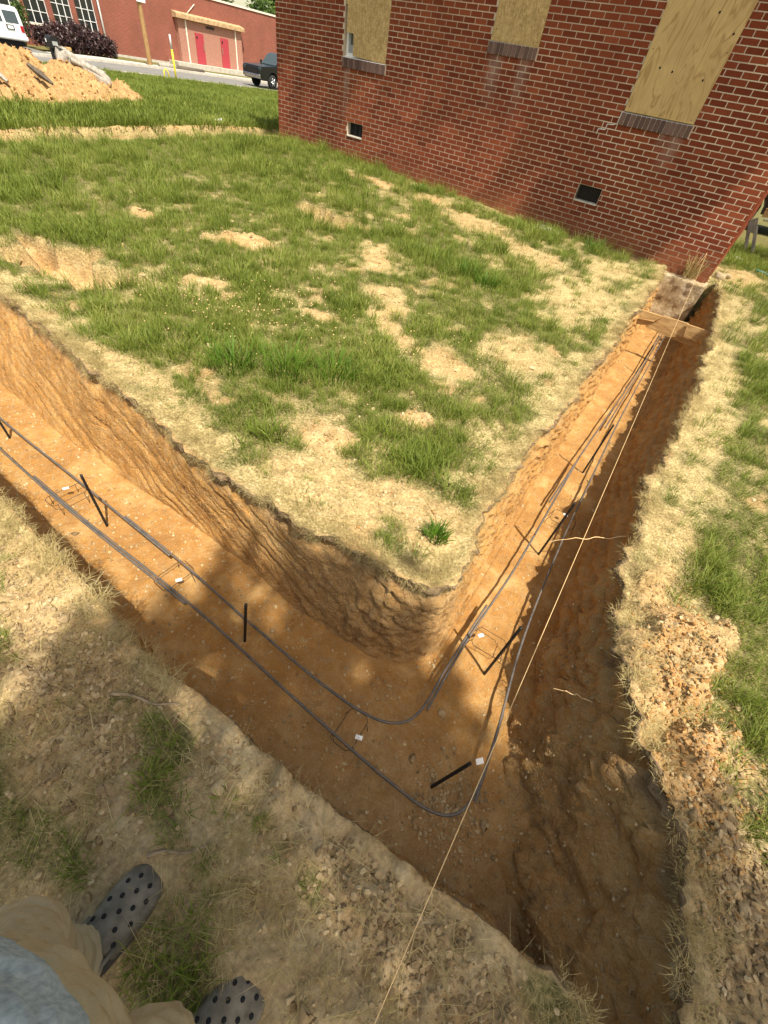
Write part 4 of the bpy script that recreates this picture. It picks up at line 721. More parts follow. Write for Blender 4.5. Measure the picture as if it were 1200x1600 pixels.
scatter('trench_crumbs', np.stack([x, y, floor_z(x, y) + s_ * 0.2], 1), rots(len(x), 7, 0.5), s_, R.integers(0, 6, len(x)), clod_p, 'floor_clod', 'clay crumbs and pebbles on the trench floor', 'clods')

# ============================================================ reinforcing steel in the trench
def rebar(name, pts, label, z=-2.03, r=0.0064, fine=True, step=0.006):
    P, s = catmull([(a, b, c if c is not None else z) for a, b, c in [(p + (None,))[:3] for p in pts]], 2)
    L = 0; Q = np.array([(p + (z,))[:3] for p in pts], float); L = np.linalg.norm(np.diff(Q, axis=0), axis=1).sum(); n = int(L / step); P, s = catmull(Q, n)
    P[:, 2] += 0.006 * np.sin(s * 1.7 + Q[0, 0]); rad = np.where((np.arange(n) % 2) == 0, r * 1.16, r * 0.94)
    near = (P[:, 0] > -3.6) & (P[:, 1] < 4.5); keep = near | (np.arange(n) % 8 == 0); P = P[keep]; rad = np.where(near[keep], rad[keep], r)
    o = MB().tube(P, list(rad), 7).build(name, 'rebar_steel'); tag(o, label, 'rebar', 'reinforcing bars laid along the trench'); return o
rebar('rebar', [(-9.0, 0.30), (-3.12, 0.352), (-2.32, 0.378), (-1.30, 0.446)], 'outer straight steel bar running in from the left edge of the photo')
rebar('rebar', [(-2.72, 0.378), (-2.3, 0.394), (-1.25, 0.462), (-0.45, 0.474), (0.05, 0.492), (0.20, 0.512), (0.275, 0.548), (0.315, 0.605), (0.325, 0.70), (0.312, 0.85), (0.280, 1.06)], 'outer steel bar with the rounded bend nearest the near bank corner')
rebar('rebar', [(-9.0, 0.44), (-3.43, 0.49), (-2.46, 0.535), (-1.62, 0.572)], 'inner straight steel bar from the left edge, behind the outer one')
rebar('rebar', [(-2.05, 0.568), (-1.54, 0.588), (-0.92, 0.592), (-0.45, 0.605), (-0.23, 0.632), (-0.125, 0.672), (-0.062, 0.735), (-0.040, 0.82), (-0.052, 1.05), (-0.066, 1.55)], 'inner steel bar with the rounded bend below the lawn corner')
rebar('rebar', [(-0.018, 0.835), (-0.044, 1.23), (-0.052, 1.9), (-0.088, 2.6), (-0.13, 3.42)], 'inner steel bar lapped onto the bend and running towards the house')
rebar('rebar', [(0.342, 0.66), (0.296, 0.95), (0.20, 1.45), (0.095, 2.45), (0.04, 3.25)], 'outer steel bar lapped beside the string line in the shade')
rebar('rebar', [(0.075, 2.75), (-0.02, 4.2), (-0.10, 6.0), (-0.19, 8.15)], 'outer steel bar passing under the boards to the house footing')
rebar('rebar', [(-0.118, 2.7), (-0.135, 3.6), (-0.17, 5.8), (-0.27, 8.15)], 'inner steel bar passing under the boards to the house footing')
rebar('rebar', [(-0.10, 4.2), (-0.135, 5.4), (-0.215, 7.7)], 'middle steel bar lying between two others under the boards', -2.06)
STK = [((-2.14, 0.48), 0.42, (0, 0.0), 'upright black steel stake by the leftmost wire chair'), ((-0.96, 0.53), 0.37, (0.035, 0.03), 'upright black steel stake in the shaded middle of the front trench'), ((-3.32, 0.46), 0.20, (0, 0), 'short black steel stake at the left edge of the photo'), ((0.165, 0.60), 0.26, (0.07, 0.11), 'black leaning stake at the trench corner beside a white tag'),
       ((0.12, 1.225), 0.53, (0.0, -0.01), 'tall steel stake standing nearest the corner in the side trench'), ((0.02, 2.24), 0.52, (0.01, 0), 'second tall steel stake along the side trench'), ((-0.04, 3.39), 0.50, (0, 0), 'third tall steel stake along the side trench'), ((-0.18, 5.94), 0.36, (0, 0), 'steel stake standing just before the boards')]
for (x, y), h, (lx, ly), lab in STK:
    r = 0.0072
    z0 = float(floor_z(np.array([x]), np.array([y]))[0])
    n = int(h / 0.012); P = [(x + lx * k / n, y + ly * k / n, z0 - 0.05 + (h + 0.05) * k / n) for k in range(n + 1)]
    tag(MB().tube(P, [r * (1.1 if k % 2 else 0.95) for k in range(n + 1)], 8).build('steel_stake', 'black_steel'), lab, 'stake', 'steel stakes in the trench')
def wire_chair(cx, cy, w, l, ang, label, tagpos=None, z=-2.046):
    e = empty('wire_chair', (cx, cy, FLOOR_Z)); e.rotation_euler = (0, 0, ang); tag(e, label, 'rebar chair', 'wire chairs holding up the bars')
    H = z - FLOOR_Z; c = 0.018; pts = [(-w / 2 + c, -l / 2, H), (w / 2 - c, -l / 2, H), (w / 2, -l / 2 + c, H), (w / 2, l / 2 - c, H), (w / 2 - c, l / 2, H), (-w / 2 + c, l / 2, H), (-w / 2, l / 2 - c, H), (-w / 2, -l / 2 + c, H), (-w / 2 + c, -l / 2, H)]
    MB().tube(pts, 0.0018, 6).build('wire_loop', 'wire', e, world=False)
    for sx in (-1, 1):
        for sy in (-1, 1): MB().tube([(sx * w / 2, sy * (l / 2 - 0.03), H), (sx * (w / 2 + 0.012), sy * (l / 2 - 0.03), H * 0.5), (sx * (w / 2 + 0.016), sy * (l / 2 - 0.03), -0.012)], 0.0018, 6).build('leg', 'wire', e, world=False)
    if tagpos:
        M = Matrix.Translation((tagpos[0], tagpos[1], H + 0.006)) @ Matrix.Rotation(tagpos[2], 4, 'Z'); b = MB().box((-0.016, -0.009, 0), (0.016, 0.009, 0.0025), M).build('tag', 'white_card', e, world=False)
        for k in range(3): MB().box((-0.012, -0.006 + k * 0.005, 0.0028), (0.008 - k * 0.004, -0.0045 + k * 0.005, 0.0033), M).build('print_line', 'screen_grey', b, world=False)
wire_chair(-2.46, 0.435, 0.10, 0.21, 0.0, 'wire chair with white tag under the bars by the leftmost upright stake', (-0.045, 0.02, 1.2))
wire_chair(-1.50, 0.515, 0.11, 0.19, 0.03, 'wire chair with white tag where sun meets shade in the front trench', (0.05, -0.005, 1.0))
wire_chair(-0.245, 0.545, 0.10, 0.17, 0.1, 'wire chair with white tag between the two bends', (0.052, -0.01, 0.3))
wire_chair(0.055, 1.36, 0.17, 0.13, 0.1, 'wire chair with white tag beside the tall stake nearest the corner', (-0.055, 0.01, 0.9))
wire_chair(0.03, 2.62, 0.17, 0.14, 0.05, 'wire chair with white tag beyond the second tall stake', (0.0, 0.05, 0.2))
tg = MB().box((-0.016, -0.011, -0.0015), (0.016, 0.011, 0.0015), Matrix.Translation((0.262, 0.742, -1.862)) @ Matrix.Rotation(0.9, 4, 'Z') @ Matrix.Rotation(0.5, 4, 'X')).build('paper_tag', 'white_card'); tag(tg, 'small white paper tag on top of the leaning corner stake', 'tag')
# string line
P1 = Vector((0.269, -0.041, -1.48)); W = Vector((-0.306, 8.525, -1.132)); P0 = P1 - (W - P1) * 0.06
tag(MB().tube([P0 + (W - P0) * (k / 40) + Vector((0, 0, -0.012 * math.sin(math.pi * k / 40))) for k in range(41)], 0.0012, 6).build('string_line', 'string_cord'), 'taut pale string stretched over the side trench to the house wall', 'string')
tag(MB().tube([(W.x, 8.523, -1.132), (W.x - 0.02, 8.5, -1.30), (W.x - 0.05, 8.46, -1.47)], 0.002, 5).build('loose_string', 'string_cord'), 'loose end of pale string hanging down the bricks above the footing', 'string')
# stake that anchors the string behind the photographer's right
def wood_stake(loc, h, lean, label):
    M = Matrix.Translation(loc) @ Matrix.Rotation(lean[0], 4, 'X') @ Matrix.Rotation(lean[1], 4, 'Y'); m = MB(); m.box((-0.02, -0.012, -0.1), (0.02, 0.012, h), M); return tag(m.build('wooden_stake', 'plank_wood', None, 0.002), label, 'stake')
wood_stake((P0.x, P0.y - 0.02, gz1(P0.x, P0.y) - 0.05), abs(P0.z - gz1(P0.x, P0.y)) + 0.18, (0.0, 0.0), 'wooden stake holding the near end of the string')
# boards across the trench
def board(poly, y, label, dy=0.0):
    m = MB(); n = len(poly); V = [Vector((x, y + dy * (x + 0.2), z)) for x, z in poly]; m.add(V + [v + Vector((0, 0.019, 0)) for v in V], [tuple(range(n)), tuple(range(2 * n - 1, n - 1, -1))] + [(i, i + n, (i + 1) % n + n, (i + 1) % n) for i in range(n)])
    return tag(m.build('wooden_board', 'plank_wood', None, 0.002), label, 'board')
board([(-0.40, -1.735), (-0.27, -1.561), (0.015, -1.549), (0.05, -1.69), (-0.09, -1.76)], 6.45, 'wide middle board standing on edge across the side trench')
board([(-0.575, -1.571), (-0.275, -1.561), (-0.330, -1.635), (-0.66, -1.695)], 6.428, 'upper left board nailed over the middle trench board', 0.02)
board([(-0.65, -1.708), (-0.335, -1.650), (-0.395, -1.725), (-0.64, -1.775)], 6.472, 'lower left board below the upper left one', 0.02)
board([(0.005, -1.553), (0.33, -1.544), (0.30, -1.715), (0.04, -1.676)], 6.428, 'upper right board nailed over the middle trench board', -0.02)
board([(-0.085, -1.768), (0.045, -1.70), (0.27, -1.735), (0.265, -1.775)], 6.472, 'lower right board sticking out below the upper right one')
# thin roots sticking out of the right side
for i, (pts, r, lab) in enumerate((([(0.50, 2.36, -1.60), (0.36, 2.26, -1.66), (0.24, 2.20, -1.72), (0.12, 2.10, -1.74), (0.03, 2.05, -1.80)], 0.004, 'long pale root reaching from the right bank over the trench'), ([(0.56, 1.20, -1.70), (0.50, 1.19, -1.71), (0.44, 1.17, -1.70), (0.37, 1.16, -1.74)], 0.0035, 'short pale root poking out of the right bank nearer the camera'))):
    P, _ = catmull(pts, 30); P[:, 0] += 0.006 * np.sin(np.arange(30) * 1.1); P[:, 2] += 0.006 * np.cos(np.arange(30) * 0.8); tag(MB().tube(P, list(np.linspace(r, r * 0.35, 30)), 6).build('root', 'string_cord'), lab, 'root')
for i, (a, b, lab) in enumerate((((-0.86, -0.02), (-0.655, 0.095), 'grey brown twig lying at the rim of the near bank'), ((-0.40, -0.185), (-0.29, -0.075), 'brown twig lying ahead of the left clog'))):
    P = [(a[0] + (b[0] - a[0]) * t, a[1] + (b[1] - a[1]) * t + 0.008 * math.sin(t * 7), gz1(a[0] + (b[0] - a[0]) * t, a[1] + (b[1] - a[1]) * t) + 0.014) for t in np.linspace(0, 1, 14)]
    tag(MB().tube(P, list(np.linspace(0.006, 0.003, 14)), 6).build('twig', 'stick_bark'), lab, 'twig')

# ============================================================ stones big enough to pick out
stone_p = []
for i in range(12):
    rr = random.Random(700 + i); bm = bmesh.new()
    for _ in range(15): d = Vector((rr.gauss(0, 1), rr.gauss(0, 1), rr.gauss(0, 1))).normalized() * rr.uniform(0.8, 1.05); bm.verts.new((d.x, d.y * rr.uniform(0.68, 0.85), d.z * 0.5))
    bmesh.ops.convex_hull(bm, input=bm.verts[:]); bmesh.ops.delete(bm, geom=[v for v in bm.verts if not v.link_faces], context='VERTS'); bmesh.ops.bevel(bm, geom=bm.edges[:], offset=0.10, segments=2, affect='EDGES', profile=0.5)
    for v in bm.verts: v.co *= 1 + 0.07 * float(fbm(np.array(v.co.x * 2 + i), np.array(v.co.y * 2 + v.co.z * 2), 1.0, 3, i))
    me = bpy.data.meshes.new('stone'); bm.to_mesh(me); bm.free(); me.polygons.foreach_set('use_smooth', [True] * len(me.polygons)); me.materials.append(MAT['stone']); stone_p.append(me)
def stone(x, y, z, s_, rz, label, group, k=None):
    o = bpy.data.objects.new('stone', stone_p[k if k is not None else R.integers(0, 12)]); COL.objects.link(o); o.location = (x, y, z + s_ * 0.10); o.scale = (s_, s_ * R.uniform(0.8, 1.1), s_ * R.uniform(0.8, 1.2)); o.rotation_euler = (R.normal(0, 0.15), R.normal(0, 0.15), rz); tag(o, label, 'stone', group); return o
for i, (x, y, s_, lab) in enumerate(((-1.12, -0.07, 0.036, 'largest pale yellow stone in the sunlit gravel of the near bank'), (-1.226, 0.02, 0.032, 'flat yellow stone in the sun by the rim of the near bank'), (-1.03, -0.07, 0.036, 'long brown stone on top of the shaded stone heap'), (0.422, 0.632, 0.028, 'pale tan rock on the trench floor beside the outer bend'), (0.05, 0.65, 0.030, 'long brown rock on the floor between the two bends'), (0.051, 0.905, 0.030, 'pale clod on the sun patch beside the inner bend'), (-2.199, 0.324, 0.028, 'dark red rock on the sunlit floor at left'), (0.894, 1.042, 0.034, 'big flat tan rock on the right bank'), (0.133, -0.128, 0.035, 'long pale tan rock at the bottom edge right of the clogs'), (-0.376, 0.031, 0.034, 'reddish clod at the rim of the near bank'), (-0.886, 0.658, 0.022, 'yellow grey rock beside the inner bar in the shade'))):
    z = float(floor_z(np.array([x]), np.array([y]))[0]) if near_dist(np.array([x]), np.array([y]))[0] < -0.03 else gz1(x, y)
    stone(x, y, z, s_, R.uniform(0, 6), lab, None, i % 9)
for n, cx, cy, sx, sy, lo, hi, lab, grp in ((55, -0.98, -0.06, 0.16, 0.10, 0.012, 0.028, 'brown stone in the heap on the near bank', 'stones heaped on the near bank'), (24, -0.80, -0.21, 0.22, 0.10, 0.012, 0.028, 'loose brown stone in front of the heap on the near bank', 'loose stones on the near bank'), (46, 0.97, 0.80, 0.08, 0.26, 0.012, 0.030, 'tan stone on the right bank in the shade', 'stones on the right bank'), (30, 0.26, 0.62, 0.11, 0.09, 0.010, 0.022, 'brown rubble stone on the floor at the trench corner', 'rubble stones at the trench corner'), (22, 0.30, 0.10, 0.16, 0.05, 0.010, 0.022, 'small stone on the bare rim under the string', 'stones under the string'), (14, -1.5, 0.0, 0.25, 0.08, 0.010, 0.024, 'sunlit tan stone at the left edge of the near bank', 'sunlit stones at left')):
    c = 0
    while c < n:
        x = R.normal(cx, sx); y = R.normal(cy, sy); d = near_dist(np.array([x]), np.array([y]))[0]; fl = 'floor' in lab
        if (fl and d > -0.08) or (not fl and d < 0.03) or not in_frame(x, y, -1.5, 600, 800): continue
        z = float(floor_z(np.array([x]), np.array([y]))[0]) if fl else gz1(x, y); stone(x, y, z, float(pw(1, lo, hi, 1.6)[0]), R.uniform(0, 6.28), lab, grp); c += 1
# flat stone slab by the wall
sl = lumpy(350, 3, 0.36, 0.13, 0.03, 0.12); sl.materials.append(MAT['concrete']); o = put('stone_slab', sl, None, None, (-2.62, 8.22, gz1(-2.62, 8.22) + 0.03)); o.rotation_euler = (0.08, 0.03, -0.35); tag(o, 'flat pale stone slab lying in the dry grass below the grille vent', 'slab')

# ============================================================ taller grass tufts and weeds
for i, (x, y, s_, lab) in enumerate(((-2.30, 1.62, 0.26, 'tall bright grass tuft at the left of the big clump on the lawn'), (-2.02, 1.85, 0.30, 'tallest grass tuft in the middle of the big clump on the lawn'), (-1.78, 2.10, 0.26, 'tall grass tuft at the right of the big clump on the lawn'), (-2.25, 4.9, 0.24, 'dark grass tuft in the middle of the lawn right of the dug pit'), (-1.95, 4.75, 0.22, 'smaller dark grass tuft beside the one in the middle of the lawn'), (-1.55, 1.30, 0.15, 'yellowish grass tuft leaning near the trench rim'), (-0.42, 1.32, 0.10, 'little dark grass tuft at the very corner of the lawn'), (-1.75, 7.95, 0.26, 'grass tuft against the brick wall near the boards'), (-5.0, 7.9, 0.26, 'grass tuft overhanging the bare pit by the wall'))):
    me = tuft(600 + i, 120, s_, s_ * 0.55, 0.0065, 0.45); me.materials.append(MAT['grass_deep' if i not in (5,) else 'grass_green']); tag(put('grass_tuft', me, None, None, (x, y, gz1(x, y))), lab, 'grass tuft', 'tall grass tufts')
me = tuft(640, 70, 0.42, 0.10, 0.012, 0.25); me.materials.append(MAT['grass_dry']); tag(put('dead_weed', me, None, None, (-0.34, 8.46, -1.46)), 'dead brown weed standing against the brick corner above the footing', 'weed')
for i, (x, y, h) in enumerate(((-2.1, 8.35, 0.30), (-1.8, 8.38, 0.34), (-3.2, 8.38, 0.22))):
    me = tuft(650 + i, 16, h, 0.12, 0.007, 0.5, 0.3); me.materials.append(MAT['grass_dry']); tag(put('dry_weed', me, None, None, (x, y, gz1(x, y))), ['dry weed stalks just right of the grille vent', 'taller dry weed stalks nearer the house corner', 'low dry weed stalks left of the stone slab'][i], 'weed')
# clover flowers: small white heads, uncountable
fl = []
for i in range(2):
    bm = bmesh.new(); bmesh.ops.create_icosphere(bm, subdivisions=1, radius=0.008, matrix=Matrix.Translation((0, 0, 0.07))); me = bpy.data.meshes.new('clover'); bm.to_mesh(me); bm.free(); fl.append(me)
x = np.concatenate([R.normal(-3.1, 0.45, 130), R.normal(-2.0, 0.6, 90), R.normal(-2.9, 0.3, 90)]); y = np.concatenate([R.normal(2.2, 0.35, 130), R.normal(2.9, 0.4, 90), R.normal(2.5, 0.25, 90)])
scatter('clover_flowers', np.stack([x, y, ground_z(x, y)], 1), rots(len(x), 12, 0.2), R.uniform(0.4, 0.75, len(x)), R.integers(0, 2, len(x)), fl, 'string_cord', 'tiny pale clover flower heads dotted through the lawn', 'flowers')

# ============================================================ spoil heap with stump
def stump():
    e = empty('tree_stump', (-13.5, 6.60, gz1(-13.5, 6.6) - 0.26)); tag(e, 'grey torn tree stump lying on the right end of the spoil heap', 'stump')
    rings = []; n = 56
    for k in range(16):
        t = k / 15; c = Vector((-0.10 + 0.22 * t, -0.28 + 0.62 * t, 0.46 - 0.40 * t)); r = 0.26 + 0.16 * t ** 1.5
        rr_ = [r * (0.82 + 0.20 * float(ridge(np.array(a * 2.6), np.array(t * 0.9), 1.0, 14, 2)) * 0.6 + 0.12 * math.sin(3 * a)) for a in [2 * math.pi * i / n for i in range(n)]]
        rings.append([c + Vector((math.cos(a) * q, 0.30 * math.sin(a) * q + (0.10 * float(pn(np.array(a * 3.0), np.array(0.3), 5)) if k == 0 else 0), math.sin(a) * q * 0.8)) for a, q in zip([2 * math.pi * i / n for i in range(n)], rr_)])
    MB().loft(rings).build('trunk_piece', 'weathered_wood', e, world=False)
    rr = random.Random(2)
    for k in range(12):
        a = Vector((rr.uniform(-0.15, 0.25), rr.uniform(-0.30, 0.0), rr.uniform(0.28, 0.48))); d = Vector((rr.uniform(0.0, 0.25), rr.uniform(0.25, 0.55), rr.uniform(-0.55, -0.2))); MB().tube([a, a + d * 0.5 + Vector((0, 0, 0.05)), a + d], [0.05, 0.045, 0.02], 6).build('root', 'weathered_wood', e, world=False)
stump()
for i, (x, y, l, a, lab) in enumerate(((-12.6, 4.6, 0.42, 0.4, 'splintered wood chunk at the left edge of the spoil heap'), (-12.3, 5.25, 0.36, 0.7, 'dark wood chunk half buried in the front of the spoil heap'), (-13.6, 4.55, 0.5, 0.9, 'broken grey root sticking out of the top of the spoil heap'))):
    d = Vector((math.cos(a) * l, math.sin(a) * l, -0.22)); p = Vector((x, y, gz1(x, y) + 0.16)); tag(MB().tube([p - d * 0.5, p, p + d * 0.5], [0.03, 0.065, 0.025], 6, smooth=False).build('wood_chunk', 'weathered_wood' if i != 1 else 'bark'), lab, 'wood')
# little card on the grass
m = MB().prism([(7.74, -1.36), (7.90, -1.38), (7.90, -1.19), (7.72, -1.22)], 'x', -10.412, -10.40); cd = m.build('marker_card', 'white_card'); tag(cd, 'small white marker card standing in the grass beyond the far trench', 'card')
MB().box((-10.399, 7.805, -1.335), (-10.397, 7.83, -1.255)).build('mark', 'screen_grey', cd); MB().box((-10.399, 7.76, -1.33), (-10.397, 7.772, -1.26)).build('mark', 'screen_grey', cd)
MB().tube([(-10.42, 7.81, -1.6), (-10.42, 7.81, -1.25)], 0.006, 6).build('stem', 'wire', cd)

# ============================================================ street and what stands along it
def strip(name, x0, x1, y0, y1, lift, mat, nx=4, ny=40, skirt=0.3):
    X, Y = np.meshgrid(np.linspace(x0, x1, nx), np.linspace(y0, y1, ny), indexing='ij'); Z = gbase(X, Y) + lift
    V = np.stack([X.ravel(), Y.ravel(), Z.ravel()], 1); F = grid_faces(nx, ny)
    V2 = V.copy(); V2[:, 2] -= skirt; edge = []
    idx = np.arange(nx * ny).reshape(nx, ny); n = nx * ny
    for run in (idx[0], idx[-1][::-1], idx[:, 0][::-1], idx[:, -1]):
        for a, b in zip(run[:-1], run[1:]): edge.append((a, b, b + n, a + n))
    o = put(name, np_mesh(name, np.vstack([V, V2]), np.vstack([F, np.array(edge)]), False), mat); tag(o, kind='structure'); return o
strip('road', -37.9, -32.45, -40, 90, 0.05, 'asphalt'); strip('near_kerb', -32.43, -32.25, -40, 90, 0.09, 'concrete', 2); strip('far_kerb', -38.3, -37.92, -40, 90, 0.17, 'concrete', 2)
strip('driveway', -45.5, -38.32, 12.5, 18.2, 0.06, 'asphalt', 6, 10); strip('pavement', -41.2, -39.9, 18.3, 90, 0.07, 'concrete', 2)
FBX = -46.0
fb = empty('brick_building', (FBX, 36, -2.3)); tag(fb, 'long red brick building across the street with two red doors', 'building')
def wall_box(a, b, c, d, x0=FBX - 0.4, x1=FBX): return ((x0, a, c), (x1, b, d))
m = MB(); m.box(*wall_box(25.1, 75, -2.9, 2.12)); m.box((FBX - 16, 25.1, -2.9), (FBX - 0.41, 75, 2.0)); mw = m.build('wall', 'far_brick', fb)
MB().box((FBX - 16.1, 25.0, 2.125), (FBX + 0.06, 75.1, 2.24)).build('coping', 'coping', fb)
MB().box((FBX + 0.01, 25.12, -2.9), (FBX + 0.05, 31.1, -1.95)).build('plinth', 'concrete', fb)
MB().tube([(FBX + 0.12, 25.06, -2.3), (FBX + 0.12, 25.06, 3.2)], 0.06, 8).build('downpipe', 'white_paint', fb)
# window wing to the left
BAYS = [(11.2, 13.0), (13.45, 15.25), (15.7, 17.5), (17.95, 19.75), (19.98, 21.4), (21.75, 23.05), (23.4, 24.75)]
Z0, Z1 = -1.05, 2.3; m = MB(); m.box(*wall_box(8, 25.0, -2.9, Z0)); m.box(*wall_box(8, 25.0, Z1, 3.0)); yy = 8
for a, b in BAYS: m.box(*wall_box(yy, a, Z0, Z1)); yy = b
m.box(*wall_box(yy, 25.0, Z0, Z1)); m.box((FBX - 14, 8, -2.9), (FBX - 2.5, 25.0, 3.0)); m.build('window_wing_wall', 'far_brick', fb)
for a, b in BAYS:
    w_ = empty('window', (0, 0, 0)); w_.parent = fb; w_.location = Vector((FBX - 0.12, a, Z0)) - fb.location; WL[w_.name] = Vector((FBX - 0.12, a, Z0))
    m = MB(); nc_, nr = 3, 6; Wd = b - a; Hh = Z1 - Z0
    for k in range(nc_ + 1): q = Wd * k / nc_; t_ = 0.035 if k in (0, nc_) else 0.022; m.box((-0.03, q - t_, 0), (0.03, q + t_, Hh))
    for k in range(nr + 1): q = Hh * k / nr; m.box((-0.02, 0.036, q - 0.016), (0.02, Wd - 0.036, q + 0.016))
    m.build('frame', 'white_paint', w_, world=False); MB().box((0.0, -0.1, -0.1), (0.2, Wd + 0.1, -0.005)).build('sill', 'coping', w_, world=False)
    pm = MB().box((0, 0, 0), (0.006, Wd / nc_ - 0.05, Hh / nr - 0.035)).mesh('pane'); pm.materials.append(MAT['far_window_glass'])
    for i in range(nc_):
        for j in range(nr): put('pane', pm, None, w_, (-0.015 + rs.uniform(-0.004, 0.004), Wd * i / nc_ + 0.025, Hh * j / nr + 0.018), world=False)
# entrance block with the two doors
m = MB(); m.box((FBX + 0.01, 31.3, -2.9), (FBX + 0.35, 37.75, 0.66)); m.build('entrance_block', 'portal_brick', fb)
for y in (32.02, 37.05): MB().box((FBX + 0.36, y - 0.05, -1.9), (FBX + 0.40, y + 0.05, 0.64)).build('pilaster_strip', 'coping', fb)
MB().prism([(FBX, 0.66), (FBX + 0.62, 0.68), (FBX + 0.62, 0.92), (FBX, 1.04)], 'y', 31.1, 37.95).build('canopy', 'fascia_wood', fb)
MB().box((FBX + 0.36, 34.0, 0.42), (FBX + 0.44, 34.8, 0.54)).build('lamp', 'black_steel', fb)
MB().box((FBX + 0.01, 30.2, -2.9), (FBX + 1.3, 38.3, -1.80)).build('step', 'concrete', fb)
for y in (32.8, 35.38):
    d = MB().box((FBX + 0.36, y, -1.78), (FBX + 0.40, y + 0.82, 0.04)).build('door', 'red_door', fb)
    MB().box((FBX + 0.405, y + (0.70 if y < 34 else 0.06), -0.95), (FBX + 0.44, y + (0.76 if y < 34 else 0.12), -0.55)).build('handle', 'chrome', d); MB().box((FBX + 0.402, y + 0.1, -0.30), (FBX + 0.41, y + 0.22, -0.14)).build('peephole', 'black_void', d)
MB().tube([(FBX + 0.03, 33.34, 1.62), (FBX + 0.03, 32.5, 1.0)], 0.03, 6).build('conduit', 'coping', fb)
# utility pole, marker post, lying pole
e = empty('utility_pole', (-39.5, 24.38, -2.1)); tag(e, 'brown wooden utility pole with a white sign on the far kerb', 'pole')
MB().tube([(0, 0, -0.3), (0, 0, 0.02), (0, 0.02, 3.0), (0, 0.05, 8.0)], [0.16, 0.155, 0.14, 0.11], 12).build('shaft', 'pole_wood', e, world=False); MB().box((0.16, -0.25, 3.0), (0.19, 0.35, 3.6)).build('sign', 'white_card', e, world=False)
e = empty('marker_post', (-33.0, 21.97, -2.07)); e.location.x = -31.95; e.location.y = 21.27; e.location.z = gz1(-31.95, 21.27); tag(e, 'yellow utility marker post with a white top by the near kerb', 'marker post')
MB().tube([(0, 0, -0.2), (0, 0, 1.25)], 0.05, 10).build('post', 'yellow_paint', e, world=False); MB().tube([(0, 0, 1.25), (0, 0, 1.80), (0, 0, 1.84)], [0.052, 0.052, 0.03], 10).build('cap', 'white_paint', e, world=False)
e = empty('gas_riser', (-31.9, 20.6, gz1(-31.9, 20.6))); tag(e, 'low yellow bent pipe beside the marker post', 'pipe'); MB().tube([(0, -0.1, -0.1), (0, -0.1, 0.35), (0, 0.05, 0.42), (0, 0.15, 0.3), (0, 0.2, -0.1)], 0.035, 8).build('bent_pipe', 'yellow_paint', e, world=False)
e = empty('fallen_pole', (-38.7, 24.6, -1.92)); tag(e, 'grey log with a whitish end lying on the far kerb', 'log'); MB().tube([(0, 0, 0.02), (0, 1.25, 0.02)], [0.17, 0.17], 12).build('white_end', 'weathered_wood', e, world=False); MB().tube([(0, 1.26, 0.02), (0, 3.6, 0.0)], [0.16, 0.14], 12).build('log', 'bark', e, world=False)
# mailbox
e = empty('mailbox', (-31.5, 14.45, gz1(-31.5, 14.45))); tag(e, 'black roadside mailbox seen behind the tree stump', 'mailbox')
MB().box((-0.12, -0.16, -0.2), (0.12, 0.12, 0.62)).build('pedestal', 'black_steel', e, world=False, bevel=0.02)
bx = MB().prism([(-0.22, 0.62), (0.22, 0.62)] + [(0.22 * math.cos(math.pi * k / 10), 0.84 + 0.20 * math.sin(math.pi * k / 10)) for k in range(11)], 'x', -0.26, 0.26).build('box', 'black_steel', e, world=False)
MB().box((0.255, -0.12, 0.72), (0.27, 0.12, 0.86)).build('label_plate', 'screen_grey', bx, world=False); MB().box((0.125, -0.1, 0.30), (0.14, 0.08, 0.48)).build('label_plate', 'screen_grey', bx, world=False); MB().box((0.02, -0.30, 0.80), (0.06, -0.27, 0.92)).build('flag', 'white_paint', bx, world=False)
e = empty('wooden_post', (-31.3, 15.0, gz1(-31.3, 15.0))); tag(e, 'short yellowish wooden post right beside the mailbox', 'post'); MB().box((-0.05, -0.05, -0.2), (0.05, 0.05, 0.62)).build('post', 'plank_wood', e, world=False, bevel=0.01); MB().box((-0.08, -0.09, 0.62), (0.08, 0.16, 0.74)).build('cap', 'plank_wood', e, world=False, bevel=0.01)

# ---- leaf clouds: trees and shrubs
def leaf_cloud(blobs, n, size, seed, shell=0.55, clump=0.35):
    r = np.random.default_rng(seed); vol = np.array([b[3] * b[4] * b[5] for b in blobs]) ** (2 / 3); pick = r.choice(len(blobs), n, p=vol / vol.sum()); B = np.array(blobs)[pick]
    d = r.normal(size=(n, 3)); d /= np.linalg.norm(d, axis=1, keepdims=True); rad = (shell + (1 - shell) * r.random(n)) * (1 + 0.18 * np.sin(d[:, 0] * 5 + pick) * np.cos(d[:, 1] * 4 + pick * 2))
    c = B[:, :3] + d * B[:, 3:6] * rad[:, None] + r.normal(0, size * clump, (n, 3)); a = r.normal(size=(n, 3)); a /= np.linalg.norm(a, axis=1, keepdims=True); b = np.cross(a, r.normal(size=(n, 3))); b /= np.linalg.norm(b, axis=1, keepdims=True)
    s = size * r.uniform(0.6, 1.3, n)[:, None]; V = np.stack([c - a * s * 0.55, c + b * s * 0.28, c + a * s * 0.55, c - b * s * 0.28], 1).reshape(-1, 3); F = np.arange(4 * n).reshape(n, 4)
    tint = np.repeat(np.clip(0.35 + 0.45 * (rad - shell) / (1 - shell + 1e-6) + r.normal(0, 0.2, n), 0, 1), 4); return np_mesh('crown', V, F, False, {'tint': tint})
